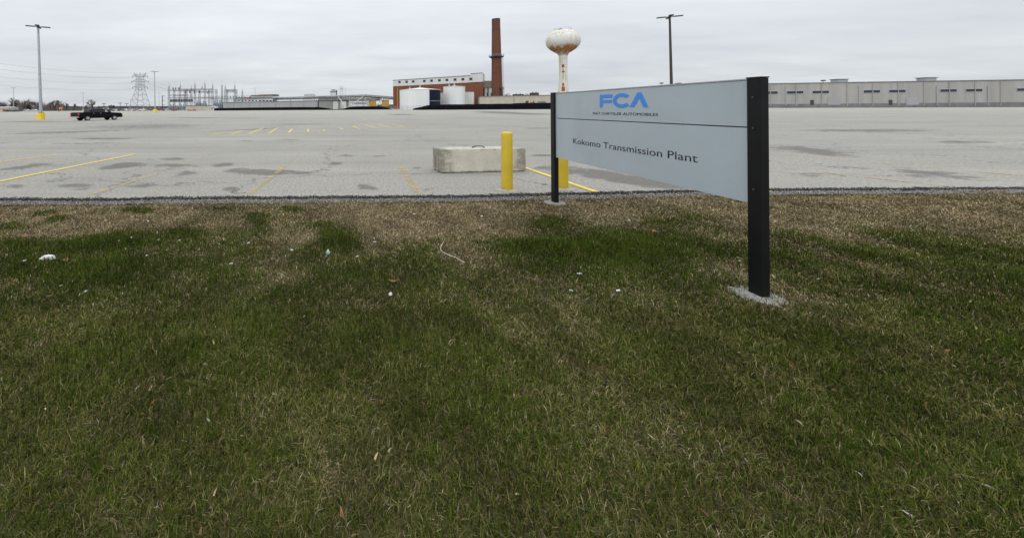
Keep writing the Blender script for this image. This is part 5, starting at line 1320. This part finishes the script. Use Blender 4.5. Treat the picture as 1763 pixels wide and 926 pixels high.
stones('asphalt_crumbs', X, Y, np.full(n, .0), .008 + .014 * rng.random(n) ** 2, colmix(n, [(.022, .022, .024), (.045, .044, .044), (.09, .088, .085)], [3, 2, 1]), 'black crumbled asphalt along the broken lot edge')
n = 1500; X, Y = scatter(16, 1.3, 7.2); n = len(X)
o = blades('leaf_litter', X, Y, .018 + .03 * rng.random(n), .006 + .014 * rng.random(n) ** 2, .8 + .19 * rng.random(n), colmix(n, [(.16, .085, .04), (.28, .22, .14), (.11, .065, .035), (.33, .30, .25)], [2, 2, 2, .5]), gm, zoff=.022)
tag(o, 'small dead leaves and straw bits strewn over the verge', 'leaf litter', kind='stuff')

# litter one can count
paper = pm('white_litter', (.58, .58, .57), .6, .12, 9)
def crumple(px, py, sx, sy, sz, seed, mat, name, lab, cat, grp=None, seg=10, rings=6, rot=None):
    rd = random.Random(seed); g = G(px, py); g.z = float(vz(np.array([g.x]), np.array([g.y]))[0]) + .02
    bm = bmesh.new(); bmesh.ops.create_icosphere(bm, subdivisions=3 if seg > 10 else 2, radius=1)
    for v in bm.verts:
        d_ = v.co.normalized(); f_ = 1 + .38 * (fbm(np.array([d_.x * 2.3 + seed]), np.array([d_.y * 2.3 + d_.z * 3.1]), seed, 3)[0] - .5) * 2
        v.co = Vector((d_.x * f_ * sx, d_.y * f_ * sy, max(d_.z, -.25) * f_ * sz))
    me = bpy.data.meshes.new(name); bm.to_mesh(me); bm.free(); me.materials.append(mat)
    o = bpy.data.objects.new(name, me); COL.objects.link(o); o.location = g; o.rotation_euler = (0, 0, rd.uniform(0, 6) if rot is None else rot); return tag(o, lab, cat, grp)
crumple(83, 444, .085, .038, .040, 3, paper, 'plastic_bag', 'crumpled white plastic bag lying in the green grass at left', 'bag', seg=12, rot=.25)
crumple(565, 434, .028, .024, .045, 8, pm('pale_green_plastic', (.34, .42, .38), .3, .15, 20), 'plastic_cup', 'squashed pale green plastic cup in the middle of the grass', 'cup')
scr = [(205, 412, .022), (229, 415, .018), (227, 406, .03), (255, 379, .02), (272, 410, .024), (253, 437, .022), (309, 411, .018), (398, 451, .022), (428, 415, .02), (502, 428, .022), (713, 367, .018), (645, 414, .02), (829, 369, .024), (615, 438, .018), (998, 470, .028), (1065, 499, .024), (884, 353, .015), (148, 495, .022), (42, 448, .022), (672, 503, .03), (1083, 378, .02), (983, 499, .018), (105, 487, .015)]
for i, (a, c, s) in enumerate(scr):
    crumple(a, c, s * 1.0, s * .55, s * .4, 20 + i, paper, 'paper_scrap', 'tiny torn white scrap lying in the verge grass', 'litter', 'white scraps in the grass', 8)
leafm = pm('dry_leaf', (.20, .105, .04), .8, .3, 20)
for i, (a, c, lab) in enumerate(((44, 409, 'curled brown dead leaf above the left green patch'), (111, 450, 'brown dead leaf beside the white plastic bag'), (677, 485, 'rusty brown dead leaf near the lower middle grass'), (1127, 399, 'yellow brown leaf in the grass below the sign'))):
    g = G(a, c); g.z = float(vz(np.array([g.x]), np.array([g.y]))[0]) + .035; mb = MB(); pts = []
    for j in range(7):
        s = j / 6; w_ = .028 * math.sin(PI * min(1, s * .93 + .05)) ; z_ = .02 * (s - .5) ** 2 * 4
        pts += [(-.055 + .11 * s, -w_, z_ + .008), (-.055 + .11 * s, 0, z_), (-.055 + .11 * s, w_, z_ + .010)]
    mb.add(pts, [(3 * j + k_, 3 * j + k_ + 1, 3 * j + k_ + 4, 3 * j + k_ + 3) for j in range(6) for k_ in range(2)])
    o = mb.build('dead_leaf', leafm); o.location = g; o.rotation_euler = (.1, .05, i * 1.3 + .3); tag(o, lab, 'leaf')
# loop of pale cable
mb = MB(); pts = []
for a, c in ((764, 419), (759.5, 427), (759, 433), (764, 438), (773, 443), (783, 446.5), (790, 451), (800, 456)):
    g = G(a, c); pts.append(Vector((g.x, g.y, float(vz(np.array([g.x]), np.array([g.y]))[0]) + .055)))
cr_ = []
for i in range(len(pts) - 1):
    p0, p1, p2, p3 = pts[max(i - 1, 0)], pts[i], pts[i + 1], pts[min(i + 2, len(pts) - 1)]
    for s in np.linspace(0, 1, 6)[:-1]: cr_.append(.5 * ((2 * p1) + (p2 - p0) * s + (2 * p0 - 5 * p1 + 4 * p2 - p3) * s * s + (3 * p1 - p0 - 3 * p2 + p3) * s ** 3))
mb.path(cr_ + [pts[-1]], .0035, 6); mb.top('loose_cable', pm('pale_cable', (.42, .40, .36), .6, .1, 5), pts[3], 'thin pale cable curling through the grass', 'cable')
